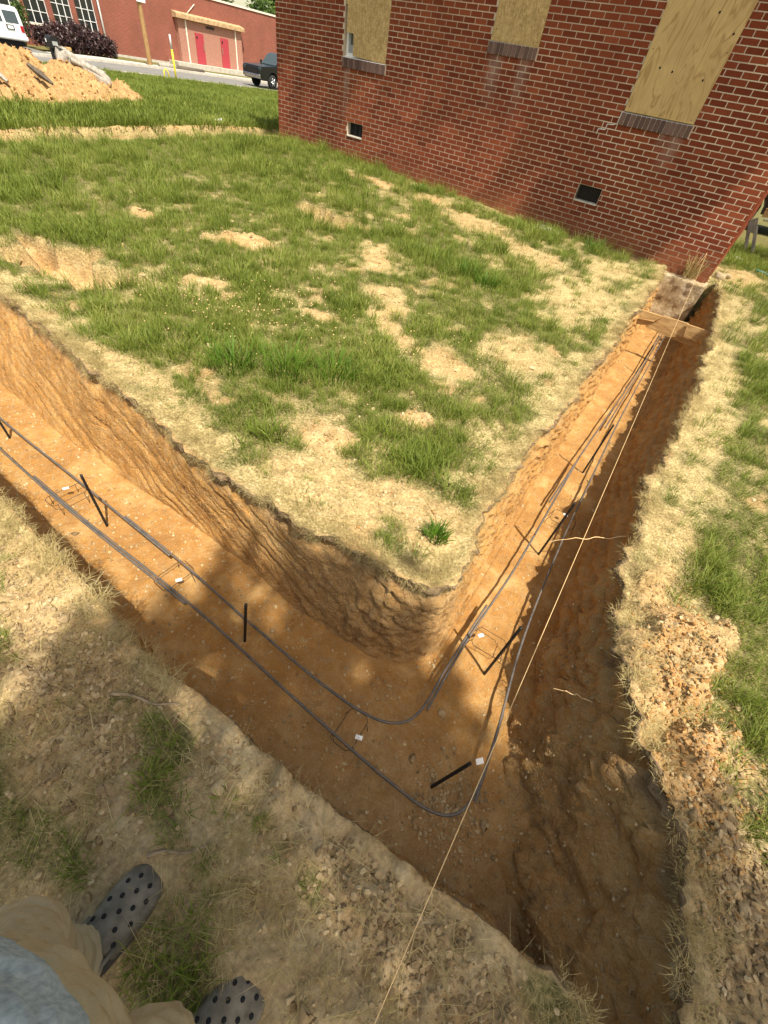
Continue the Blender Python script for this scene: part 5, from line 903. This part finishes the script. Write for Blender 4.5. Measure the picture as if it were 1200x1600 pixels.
def tree(name, base, blobs, n, size, seed, label, trunk_r=0.3, mat='leaf', cat='tree'):
    e = empty(name, base); tag(e, label, cat); b0 = Vector(base); cen = sum((Vector(b[:3]) for b in blobs), Vector()) / len(blobs); top = Vector((cen.x, cen.y, cen.z))
    mid = b0.lerp(top, 0.6); mid.x = b0.x * 0.85 + top.x * 0.15; mid.y = b0.y * 0.9 + top.y * 0.1; P, _ = catmull([b0 - Vector((0, 0, 0.3)), b0 + Vector((0, 0, 0.3)), mid, top], 14)
    MB().tube(P, list(np.linspace(trunk_r * 1.25, trunk_r * 0.35, 14)), 10).build('trunk', 'bark', e)
    for i, bl in enumerate(blobs):
        t = 0.68 + 0.27 * ((i * 0.37) % 1); a = Vector(P[int(t * 13)]); q = Vector(bl[:3]); MB().tube([a, a.lerp(q, 0.5) + Vector((0, 0.0 if a.z < 5 and q.z < 9 else 0.9, 0.05 * (q - a).length)), q], [trunk_r * 0.4, trunk_r * 0.25, trunk_r * 0.08], 7).build('limb', 'bark', e)
    put('crown', leaf_cloud(blobs, n, size, seed), mat, e); return e
rt = random.Random(12)
SH = lambda x, y, z, t: (x + SUN.x * t, y + SUN.y * t, z + SUN.z * t)
# tall tree to the right of the photographer: its shade lies on the near bank and the trench corner
NEAR = [((-0.55, -0.55), 0.75, 0.6), ((0.30, 0.05), 0.95, 0.62), ((0.95, 0.30), 0.7, 0.55), ((-0.75, 0.10), 0.55, 0.5), ((-0.75, 0.62), 0.50, 0.34), ((-0.1, 0.62), 0.36, 0.34), ((0.6, -0.5), 1.0, 0.7), ((0.2, -1.1), 1.2, 0.6), ((1.2, -0.3), 0.8, 0.7), ((-0.3, -1.0), 0.8, 0.5), ((1.5, 0.5), 0.6, 0.5), ((1.5, -1.2), 0.9, 0.8), ((-0.9, -0.75), 0.6, 0.5), ((-0.35, 0.86), 0.42, 0.16), ((0.75, 0.72), 0.40, 0.30), ((1.0, 0.55), 0.4, 0.35)]
blobs = [SH(x, y, -1.7, 9.6 + 0.9 * ((i * 0.618) % 1)) + (rx, ry, 0.5) for i, ((x, y), rx, ry) in enumerate(NEAR)]
tree('shade_tree', (4.9, -3.2, gz1(4.9, -3.2)), blobs, 6600, 0.17, 61, 'leafy tree standing off to the right whose shade covers the near bank', 0.22)
# taller tree by the house: shade on the upper wall
WALLSH = [(-9.0, 0.05, 0.7), (-8.0, 0.18, 0.7), (-7.0, 0.30, 0.7), (-6.0, 0.45, 0.75), (-5.2, 0.55, 0.7), (-4.4, 0.42, 0.65), (-3.7, 0.22, 0.6), (-3.1, 0.0, 0.55), (-2.6, -0.28, 0.5), (-2.15, -0.62, 0.45), (-1.75, -0.95, 0.40), (-1.35, -0.80, 0.34), (-1.05, -0.30, 0.34), (-0.75, 0.15, 0.34), (-0.4, 0.45, 0.4), (0.1, 0.6, 0.5)]
blobs = []
for i, (x, zlow, rx) in enumerate(WALLSH):
    zlow += 0.45 if x < -3.5 else (-0.55 if -2.7 < x < -1.2 else (0.25 if x > -0.9 else 0.0))
    c = SH(x, 8.53, zlow, 13.2 + 1.2 * ((i * 0.618) % 1)); ry = 0.5 + 0.15 * (i % 3); blobs.append((c[0], c[1] + ry * 0.58, c[2] + 0.10, rx * 1.1, ry, 0.5))
tree('tall_tree', (4.8, 10.4, gz1(4.8, 10.4)), blobs, 22000, 0.20, 62, 'tall leafy tree right of the house whose shade falls across the upper wall', 0.32)
# shrubs and trees across the street
for i, (y, zc, ry, rz_) in enumerate(((19.5, -1.45, 1.35, 0.95), (21.5, -1.30, 1.25, 1.05), (22.6, -1.45, 0.95, 0.9))):
    e = empty('shrub', (-42.6, y, -2.3)); tag(e, ['dark purple shrub next to the white van', 'taller dark purple shrub in front of the windows', 'dark purple shrub nearest the white downpipe'][i], 'shrub')
    MB().tube([(-42.6, y, -2.5), (-42.6, y, zc)], [0.08, 0.03], 6).build('stem', 'bark', e); rr = random.Random(i); bl = [(-42.6 + rr.uniform(-0.5, 0.5), y + rr.uniform(-0.6, 0.6) * ry, zc + rr.uniform(-0.4, 0.35) * rz_, ry * 0.55, ry * 0.5, rz_ * 0.55) for _ in range(9)]; put('crown', leaf_cloud(bl, 6500, 0.14, 90 + i, 0.25), 'leaf_purple', e)
e = empty('shrub', (-43.6, 18.3, -2.3)); tag(e, 'pale green shrub behind the white van', 'shrub'); MB().tube([(-43.6, 18.3, -2.5), (-43.6, 18.3, -0.9)], [0.06, 0.03], 6).build('stem', 'bark', e); put('crown', leaf_cloud([(-43.6, 18.3, -1.2, 0.6, 0.5, 0.9), (-43.7, 18.6, -0.6, 0.4, 0.4, 0.6)], 1300, 0.14, 95, 0.3), 'leaf', e)
for i, (x, y, zc, r_) in enumerate(((-66, 44, 3.4, 3.6), (-66, 51, 4.4, 4.2), (-67, 59, 4.0, 4.2), (-67, 67, 4.5, 4.5))):
    rr = random.Random(20 + i); bl = [(x + rr.uniform(-1, 1) * r_ * 0.6, y + rr.uniform(-1, 1) * r_ * 0.7, zc + rr.uniform(-0.6, 0.9) * r_ * 0.6, r_ * 0.45, r_ * 0.45, r_ * 0.4) for _ in range(12)]
    tree('tree', (x, y, -2.4), bl, 6000, 0.42, 30 + i, ['leftmost tree rising behind the roof of the brick building', 'second tree from the left behind the brick building roof', 'third tree from the left behind the brick building roof', 'tree behind the brick building nearest the house corner'][i], 0.35)

# ---- vehicles
def wheel(parent, c, r, wd, side):
    w_ = empty('wheel', (0, 0, 0)); w_.parent = parent; w_.location = c; WL[w_.name] = Vector((0, 0, 0))
    MB().cyl((0, 0, 0), r, wd, 'y', 24).build('tyre', 'rubber', w_, world=False, bevel=0.03); f = side * (wd / 2 + 0.006); m = MB(); m.cyl((0, f, 0), r * 0.62, 0.012, 'y', 20); m.build('rim', 'rubber', w_, world=False)
    m = MB()
    for k in range(6): a = k * math.pi / 3; m.tube([(0, f + side * 0.012, 0), (math.cos(a) * r * 0.6, f + side * 0.012, math.sin(a) * r * 0.6)], [0.05, 0.03], 6)
    m.build('spokes', 'chrome', w_, world=False)
def arc(cx, r, n=9, a0=180, a1=0, cz=0.36): return [(cx + r * math.cos(math.radians(a0 + (a1 - a0) * k / n)), cz + r * math.sin(math.radians(a0 + (a1 - a0) * k / n))) for k in range(n + 1)]
def pickup(loc, rz, label, paint='black_paint'):
    e = empty('pickup_truck', loc, rz); tag(e, label, 'truck')
    low = [(-2.85, 0.55), (-2.3, 0.45)] + arc(-1.75, 0.46, cz=0.40) + [(-1.2, 0.42), (1.2, 0.42)] + arc(1.80, 0.46, cz=0.40) + [(2.3, 0.40), (2.78, 0.42), (2.88, 0.60), (2.90, 0.95), (2.80, 1.10), (1.35, 1.22), (-0.95, 1.22), (-2.85, 1.20)]
    b = MB().prism(low, 'y', -0.98, 0.98).build('body', paint, e, world=False, bevel=0.035, seg=2)
    MB().prism([(1.30, 1.215), (0.62, 1.78), (0.30, 1.86), (-0.78, 1.86), (-1.02, 1.215)], 'y', -0.86, 0.86).build('cab', paint, e, world=False, bevel=0.05, seg=2)
    for s_ in (-1, 1):
        y0, y1 = (0.862, 0.874) if s_ > 0 else (-0.874, -0.862)
        MB().prism([(1.02, 1.27), (0.58, 1.70), (0.30, 1.76), (0.20, 1.76), (0.20, 1.27)], 'y', y0, y1).build('side_window', 'glass_dark', e, world=False); MB().prism([(0.12, 1.27), (0.12, 1.76), (-0.72, 1.76), (-0.86, 1.27)], 'y', y0, y1).build('side_window', 'glass_dark', e, world=False)
        MB().box((0.95, s_ * 1.0 - 0.06, 1.22), (1.12, s_ * 1.16, 1.42)).build('mirror', 'black_steel', e, world=False, bevel=0.03)
        dy0, dy1 = (0.982, 0.988) if s_ > 0 else (-0.988, -0.982)
        d = MB().box((0.14, dy0, 0.50), (1.18, dy1, 1.19)).build('door', paint, e, world=False); MB().box((0.22, s_ * 0.99, 1.02), (0.38, s_ * 1.01, 1.06)).build('handle', 'chrome', d, world=False)
        MB().box((0.80, s_ * 0.9885, 0.98), (1.05, s_ * 0.9905, 1.10)).build('lettering', 'white_card', d, world=False); MB().box((0.80, s_ * 0.9885, 0.84), (1.02, s_ * 0.9905, 0.95)).build('lettering', 'white_card', d, world=False); MB().box((0.56, s_ * 0.9885, 0.74), (1.05, s_ * 0.9905, 0.80)).build('lettering', 'white_card', d, world=False)
        MB().prism([(0.70, 0.85), (0.62, 1.04), (0.58, 1.04), (0.66, 0.85)], 'y', s_ * 0.9885, s_ * 0.9905).build('lettering', 'white_card', d, world=False)
        MB().box((2.74, s_ * 0.80 - 0.14, 0.88), (2.92, s_ * 0.80 + 0.14, 1.04)).build('headlight', 'glass_dark', e, world=False, bevel=0.02)
        for x in (-1.75, 1.80): wheel(e, (x, s_ * 0.86, 0.38), 0.38, 0.24, s_)
        MB().box((-1.15, s_ * 0.97 - 0.01, 0.30), (1.2, s_ * 0.97 + 0.06, 0.35)).build('side_step', 'chrome', e, world=False, bevel=0.01)
    MB().box((2.86, -0.9, 0.48), (2.99, 0.9, 0.68)).build('front_bumper', 'chrome', e, world=False, bevel=0.03); MB().box((2.87, -0.6, 0.72), (2.93, 0.6, 1.02)).build('grille', 'black_steel', e, world=False)
    MB().prism([(1.305, 1.23), (0.66, 1.765), (0.68, 1.78), (1.325, 1.245)], 'y', -0.76, 0.76).build('windscreen', 'glass_dark', e, world=False); MB().box((-2.97, -0.9, 0.48), (-2.86, 0.9, 0.66)).build('rear_bumper', 'chrome', e, world=False, bevel=0.03)
    return e
pickup((-34.0, 31.75, float(gbase(-34.0, 31.75)) + 0.055), -math.pi / 2, 'black pickup truck with white door lettering parked in the street beside the house corner')
pickup((1.35, 16.6, gz1(1.35, 16.6) - 0.03), math.pi, 'black pickup truck behind the house showing past its right corner')
def van(loc, rz):
    e = empty('white_van', loc, rz); tag(e, 'white passenger van seen from the rear in the drive across the street', 'van')      # +x is its nose
    prof = [(-2.72, 0.42), (-2.2, 0.36)] + arc(-1.55, 0.42, cz=0.36) + [(-1.0, 0.34), (1.25, 0.34)] + arc(1.75, 0.42, cz=0.36) + [(2.3, 0.36), (2.75, 0.40), (2.78, 0.95), (1.85, 1.14), (1.25, 1.70), (0.9, 1.78), (-2.35, 1.78), (-2.55, 1.70), (-2.72, 1.0)]
    prof = [(x, z if z < 1.2 else z) for x, z in prof]; MB().prism(prof, 'y', -0.98, 0.98).build('body', 'van_white', e, world=False, bevel=0.09, seg=3)
    lean = lambda z: -2.735 + (z - 1.0) * 0.235
    for s_ in (-1, 1):
        y0, y1 = sorted((s_ * 0.07, s_ * 0.78)); MB().prism([(lean(1.12), 1.12), (lean(1.60), 1.60), (lean(1.60) + 0.03, 1.60), (lean(1.12) + 0.03, 1.12)], 'y', y0, y1).build('rear_window', 'glass_dark', e, world=False)
        MB().box((-2.755, s_ * 0.85 - 0.09, 0.78), (-2.66, s_ * 0.85 + 0.09, 1.06)).build('tail_light', 'red_lens', e, world=False, bevel=0.02)
        for x0, x1 in ((-2.3, -1.35), (-1.25, -0.3), (-0.2, 0.75)): MB().box((x0, s_ * 0.985 - 0.006, 1.18), (x1, s_ * 0.985 + 0.006, 1.58)).build('side_window', 'glass_dark', e, world=False)
        for x in (-1.55, 1.75): wheel(e, (x, s_ * 0.86, 0.34), 0.34, 0.22, s_)
        MB().box((0.95, s_ * 1.02 - 0.05, 1.12), (1.1, s_ * 1.14, 1.34)).build('mirror', 'black_steel', e, world=False, bevel=0.02)
    pl = MB().box((-2.765, -0.42, 0.84), (-2.745, -0.02, 1.04)).build('plate_recess', 'black_steel', e, world=False); MB().box((-2.772, -0.36, 0.88), (-2.766, -0.08, 1.00)).build('number_plate', 'white_card', pl, world=False)
    MB().box((-2.742, -0.004, 0.66), (-2.728, 0.004, 1.1)).build('door_seam', 'screen_grey', e, world=False)
    for y0, y1 in ((-0.10, 0.12), (0.16, 0.40), (0.44, 0.62), (-0.40, -0.16)): MB().box((-2.744, y0, 1.065), (-2.736, y1, 1.095)).build('lettering', 'screen_grey', e, world=False)
    MB().box((-2.745, 0.50, 0.80), (-2.735, 0.66, 0.86)).build('badge', 'screen_grey', e, world=False)
    MB().box((-2.88, -0.96, 0.46), (-2.70, 0.96, 0.62)).build('rear_bumper', 'white_paint', e, world=False, bevel=0.04, seg=2); MB().box((-2.6, -0.8, 0.18), (2.4, 0.8, 0.40)).build('chassis', 'black_void', e, world=False); MB().box((-2.5, -0.60, 0.06), (-2.45, 0.10, 0.20)).build('exhaust_shield', 'black_steel', e, world=False)
van((-43.75, 16.45, float(gbase(-43.75, 16.45)) + 0.05), math.pi)

# ---- bits right of the house
e = empty('sawhorse', (0.22, 11.9, gz1(0.22, 11.9))); tag(e, 'weathered grey wooden trestle leaning in the grass past the house corner', 'trestle'); M = Matrix.Rotation(-0.48, 4, 'Y')
for q in (-0.05, 0.06): MB().box((q - 0.028, -0.02, -0.03), (q + 0.028, 0.02, 0.42), M).build('leg', 'weathered_wood', e, world=False, bevel=0.004)
MB().box((-0.07, -0.045, 0.34), (0.07, 0.045, 0.56), M).build('cross_block', 'weathered_wood', e, world=False, bevel=0.005); MB().box((-0.055, -0.06, 0.57), (0.085, 0.06, 0.70), M @ Matrix.Rotation(0.3, 4, 'Y')).build('top_block', 'plank_wood', e, world=False, bevel=0.005)
zz = gz1(0.5, 10.1); tag(MB().tube([(0.43, 10.21, zz + 0.03), (0.56, 10.10, zz + 0.035), (0.75, 9.95, zz + 0.03), (1.1, 9.7, zz + 0.03)], 0.018, 8).build('blue_pipe', 'blue_plastic'), 'light blue plastic pipe lying in the grass past the house corner', 'pipe')
tag(MB().box((-0.07, -0.025, 0), (0.07, 0.025, 0.02), Matrix.Translation((0.11, 10.95, gz1(0.11, 10.95) + 0.03)) @ Matrix.Rotation(-0.5, 4, 'Z')).build('wood_scrap', 'white_card'), 'small white scrap on the grass right of the house corner', 'scrap')

# ============================================================ the person taking the photograph
def blob_mesh(name, lofts, voxel, smooth=6):
    m = MB()
    for L in lofts: m.loft(L)
    me = m.mesh(name); o = bpy.data.objects.new('tmp', me); COL.objects.link(o); r = o.modifiers.new('r', 'REMESH'); r.mode = 'VOXEL'; r.voxel_size = voxel; s_ = o.modifiers.new('s', 'SMOOTH'); s_.iterations = smooth; s_.factor = 0.5
    dg = bpy.context.evaluated_depsgraph_get(); out = bpy.data.meshes.new_from_object(o.evaluated_get(dg)); bpy.data.objects.remove(o); out.name = name; out.polygons.foreach_set('use_smooth', [True] * len(out.polygons)); return out
def limb(pts, rad, n=14, sub=5):
    """rings along a path; rad entries: r or (rx, ry)"""
    Q = np.array([tuple(p) + ((r, r) if not hasattr(r, '__len__') else tuple(r)) for p, r in zip(pts, rad)]); t = np.linspace(0, len(Q) - 1, (len(Q) - 1) * sub + 1); A = np.stack([np.interp(t, np.arange(len(Q)), Q[:, k]) for k in range(5)], 1); k = np.array([0.25, 0.5, 0.25])
    for _ in range(2): A[1:-1] = 0.25 * A[:-2] + 0.5 * A[1:-1] + 0.25 * A[2:]
    rings = []
    for i in range(len(A)):
        d = Vector(A[min(i + 1, len(A) - 1), :3]) - Vector(A[max(i - 1, 0), :3]); d.normalize(); a = Vector((1, 0, 0)); a = (a - d * a.dot(d)); a = a.normalized() if a.length > 0.2 else Vector((0, 1, 0)).cross(d).normalized(); b = d.cross(a)
        rings.append([Vector(A[i, :3]) + a * math.cos(th) * A[i, 3] + b * math.sin(th) * A[i, 4] for th in [2 * math.pi * j / n for j in range(n)]])
    return rings
GZ = -1.585
person = empty('person', (-0.17, -0.40, GZ)); tag(person, 'person in grey clogs, tan trousers and a blue grey shirt looking down into the trench', 'person')
HL, HR = CX * -0.052 - CF * 0.03 - CU * 0.055, CX * 0.052 - CF * 0.03 - CU * 0.055
arm_l = [(-0.30, -0.36, -0.12), (-0.40, -0.30, -0.36), tuple(Vector((-0.40, -0.30, -0.36)).lerp(HL, 0.75)), tuple(HL)]; arm_r = [(0.06, -0.36, -0.12), (0.15, -0.32, -0.36), tuple(Vector((0.15, -0.32, -0.36)).lerp(HR, 0.75)), tuple(HR)]
B = [limb([(-0.12, -0.36, -0.75), (-0.12, -0.36, -0.5), (-0.12, -0.385, -0.2), (-0.12, -0.40, -0.06), (-0.12, -0.40, 0.0), (-0.12, -0.385, 0.06)], [(0.13, 0.09), (0.13, 0.085), (0.15, 0.09), (0.09, 0.06), 0.055, 0.055]),
     limb([(-0.12, -0.375, 0.015), (-0.12, -0.36, 0.06), (-0.12, -0.355, 0.13), (-0.12, -0.365, 0.20), (-0.12, -0.37, 0.235)], [(0.035, 0.05), (0.062, 0.085), (0.075, 0.098), (0.066, 0.085), (0.02, 0.03)]),
     limb([(-0.12, -0.262, 0.105), (-0.12, -0.252, 0.085), (-0.12, -0.25, 0.075)], [0.010, 0.014, 0.010], 8), limb([(-0.20, -0.37, 0.09), (-0.20, -0.37, 0.125)], [(0.012, 0.02), (0.012, 0.02)], 8), limb([(-0.04, -0.37, 0.09), (-0.04, -0.37, 0.125)], [(0.012, 0.02), (0.012, 0.02)], 8)]
for A_ in (arm_l, arm_r): B.append(limb(A_, [0.052, 0.042, 0.028, 0.026]))
for s_, Hn in ((-1, HL), (1, HR)):
    B.append(limb([Hn, Hn + CU * 0.045, Hn + CU * 0.085], [(0.018, 0.03), (0.018, 0.04), (0.014, 0.036)]))
    for k, ln in enumerate((0.062, 0.070, 0.066, 0.052)):
        a = Hn + CU * (0.03 + 0.018 * k) ; B.append(limb([a, a + CX * s_ * 0.012 - CF * 0.006, a - CX * s_ * 0.004 + CF * 0.016, a - CX * s_ * (ln - 0.04) + CF * 0.020], [0.009, 0.009, 0.0085, 0.007], 8))
    a = Hn + CU * 0.02; B.append(limb([a, a + CU * 0.03 - CX * s_ * 0.012 - CF * 0.008, a + CU * 0.055 - CX * s_ * 0.02 - CF * 0.006], [0.011, 0.010, 0.008], 8))
for kx, ky, sy_, ax in ((-0.345, -0.335, -0.405, -0.35), (-0.06, -0.270, -0.375, 0.003)): B.append(limb([(-0.12 + (-0.07 if kx < -0.2 else 0.07), -0.345, -0.75), (kx, ky, -1.08), (ax, sy_, -1.34), (ax, -0.425, GZ + 0.10), (ax, -0.42, GZ + 0.06)], [0.065, 0.045, 0.042, 0.034, 0.038]))
put('body', blob_mesh('body', B, 0.0075, 4), 'skin', person)
put('hair', blob_mesh('hair', [limb([(-0.12, -0.385, 0.10), (-0.12, -0.385, 0.17), (-0.12, -0.378, 0.235), (-0.12, -0.375, 0.25)], [(0.076, 0.085), (0.082, 0.10), (0.055, 0.075), (0.02, 0.03)])], 0.01), 'hair', person)
for s_ in (-1, 1):
    bm = bmesh.new(); bmesh.ops.create_uvsphere(bm, u_segments=10, v_segments=8, radius=0.011, matrix=Matrix.Translation((-0.12 + s_ * 0.031, -0.272, 0.125))); me = bpy.data.meshes.new('eye'); bm.to_mesh(me); bm.free(); put('eye', me, 'white_card', person)
MB().tube([(-0.145, -0.268, 0.052), (-0.12, -0.262, 0.050), (-0.095, -0.268, 0.052)], [0.004, 0.006, 0.004], 6).build('mouth', 'red_lens', person)
def wrinkle(me, amp, f, seed, axis_w=(1, 1, 1)):
    n = len(me.vertices); co = np.empty(n * 3, np.float32); me.vertices.foreach_get('co', co); co = co.reshape(-1, 3); no = np.empty(n * 3, np.float32); me.vertices.foreach_get('normal', no); no = no.reshape(-1, 3)
    u = co[:, 0] * axis_w[0] + co[:, 1] * axis_w[1]; v = co[:, 2] * axis_w[2] + 0.6 * co[:, 0]; d = amp * (fbm(u, v, f, 3, seed) + 0.6 * (ridge(u, v, f * 1.4, seed + 3) - 0.5)); co = co + no * d[:, None]; me.vertices.foreach_set('co', co.ravel()); me.update()
TR = [limb([(-0.12, -0.335, -0.50), (-0.12, -0.33, -0.62), (-0.12, -0.33, -0.74), (-0.14, -0.335, -0.86)], [(0.145, 0.135), (0.152, 0.142), (0.178, 0.158), (0.12, 0.11)], 20),
      limb([(-0.19, -0.33, -0.76), (-0.225, -0.33, -0.88), (-0.345, -0.335, -1.08), (-0.35, -0.40, -1.32), (-0.352, -0.425, -1.47), (-0.352, -0.425, -1.525)], [0.098, 0.096, (0.068, 0.076), (0.070, 0.078), (0.078, 0.092), (0.082, 0.098)], 16),
      limb([(-0.05, -0.33, -0.76), (-0.04, -0.325, -0.88), (-0.06, -0.268, -1.08), (0.0, -0.37, -1.32), (0.003, -0.415, -1.47), (0.003, -0.415, -1.525)], [0.098, 0.096, (0.068, 0.076), (0.070, 0.078), (0.078, 0.092), (0.082, 0.098)], 16)]
tm = blob_mesh('trousers', TR, 0.007, 2); wrinkle(tm, 0.006, 9, 41, (1, 1, 2.2)); wrinkle(tm, 0.003, 26, 43, (1, 1, 2.6)); put('trousers', tm, 'trouser_cloth', person)
SHT = [limb([(-0.125, -0.335, -0.615), (-0.125, -0.33, -0.56), (-0.125, -0.335, -0.48), (-0.12, -0.36, -0.30), (-0.12, -0.375, -0.14), (-0.12, -0.39, -0.05), (-0.12, -0.395, -0.02)], [(0.180, 0.166), (0.184, 0.168), (0.182, 0.165), (0.185, 0.13), (0.20, 0.12), (0.11, 0.08), (0.07, 0.07)], 22), limb([(-0.27, -0.365, -0.09), (-0.36, -0.325, -0.26), (-0.40, -0.30, -0.34)], [0.085, 0.068, 0.064], 14), limb([(0.03, -0.365, -0.09), (0.11, -0.34, -0.26), (0.15, -0.32, -0.34)], [0.085, 0.068, 0.064], 14)]
sm_ = blob_mesh('shirt', SHT, 0.008, 2); wrinkle(sm_, 0.005, 7, 47); wrinkle(sm_, 0.0022, 24, 49); put('shirt', sm_, 'shirt_cloth', person)
def clog(cx, toe_y, rz, side):
    """foam clog; local +y is the toe"""
    e = empty('clog', (0, 0, 0)); e.parent = person; e.location = Vector((cx, toe_y, GZ)) - person.location; e.rotation_euler = (0, 0, rz); WL[e.name] = Vector((0, 0, 0))
    Ls = 0.295; T = np.linspace(0, 1, 26)
    hw = lambda t: float(np.interp(t, [0, .03, .08, .16, .28, .40, .55, .72, .88, .96, 1], [0.014, 0.034, 0.048, 0.057, 0.0615, 0.060, 0.051, 0.044, 0.043, 0.034, 0.012]))
    hh = lambda t: float(np.interp(t, [0, .04, .12, .28, .42, .52, 1], [0.026, 0.042, 0.054, 0.068, 0.082, 0.092, 0.085])); off = lambda t: side * 0.010 * (1 - t) * math.cos(t * 2)
    rings = []
    for t in np.linspace(0, 0.56, 22):
        w_ = hw(t); h = hh(t); rings.append([Vector((off(t) + w_ * math.copysign(abs(math.cos(a)) ** 0.75, math.cos(a)), -t * Ls - 0.004, 0.018 + max(0, math.sin(a)) ** 0.62 * (h - 0.018))) for a in [math.pi * j / 18 for j in range(19)]] + [Vector((off(t) - w_ * 0.9, -t * Ls - 0.004, 0.014)), Vector((off(t) + w_ * 0.9, -t * Ls - 0.004, 0.014))])
    up = MB().loft(rings).build('upper', 'clog_foam', e, world=False)
    rings = []
    for t in np.linspace(0, 1, 30):
        w_ = hw(t) + 0.0045; rings.append([Vector((off(t) + w_ * math.cos(a), -t * (Ls + 0.008) + 0.004, z)) for z, sgn in ((0.0, 1), (0.024, -1)) for a in ((0.0, math.pi) if sgn > 0 else (math.pi, 0.0))])
    MB().loft(rings).build('sole', 'clog_sole', e, world=False, bevel=0.003)
    m = MB(); m.loft([[Vector((off(t) + (hw(t) + 0.001) * math.cos(a), -t * Ls, 0.022 + 0.004 * math.sin(a))) for a in [math.pi * 2 * j / 8 for j in range(8)]] for t in np.linspace(0, 1, 24)]); m.build('footbed', 'clog_sole', e, world=False)
    MB().tube([(off(.5) - 0.048, -0.50 * Ls, 0.075), (off(.7) - 0.047, -0.75 * Ls, 0.085), (-0.035, -0.98 * Ls, 0.088), (0.035, -0.98 * Ls, 0.088), (off(.7) + 0.047, -0.75 * Ls, 0.085), (off(.5) + 0.048, -0.50 * Ls, 0.075)], 0.006, 8).build('heel_strap', 'clog_foam', e, world=False)
    MB().loft([[Vector((off(.03) + (hw(t) + 0.003) * math.cos(a) , -t * Ls + 0.003, 0.026 + 0.010 * max(-0.3, math.sin(a)))) for a in [math.pi * 2 * j / 12 for j in range(12)]] for t in (0.0, 0.02, 0.05)]).build('toe_bumper', 'clog_sole', e, world=False)
    for t, us in ((0.11, (-0.35, 0.35)), (0.19, (-0.62, 0.0, 0.62)), (0.27, (-0.34, 0.34)), (0.34, (-0.68, 0.0, 0.68)), (0.42, (-0.36, 0.36)), (0.48, (-0.72, 0.72))):
        for u in us:
            w_ = hw(t); h = hh(t); a = math.acos(max(-1, min(1, math.copysign(abs(u) ** (1 / 0.75), u)))); z = 0.018 + math.sin(a) ** 0.62 * (h - 0.018); nrm = Vector((u * 0.75, 0.28 if t < 0.3 else 0.2, 1.0)).normalized(); c = Vector((off(t) + w_ * u, -t * Ls - 0.004, z)); MB().tube([c - nrm * 0.004, c + nrm * 0.0012], 0.0056, 12).build('dark_hole_plug', 'black_void', up, world=False)  # black plugs on the upper stand in for the shade inside its holes
    return e
clog(-0.352, -0.178, 0.06, -1); clog(0.006, -0.138, -0.16, 1)
ph = MB(); Mph = Matrix((tuple(CX) + (0,), tuple(CU) + (0,), tuple(-CF) + (0,), (0, 0, 0, 1))).transposed(); Mph = Matrix(((CX[0], CU[0], -CF[0], -CX[0] * 0.0), (CX[1], CU[1], -CF[1], 0), (CX[2], CU[2], -CF[2], 0), (0, 0, 0, 1)))
pho = ph.box((-0.036, -0.075, 0.006), (0.036, 0.072, 0.014), Mph).build('phone', 'phone_black', None, 0.003); tag(pho, 'black phone held up in both hands of the photographer', 'phone')
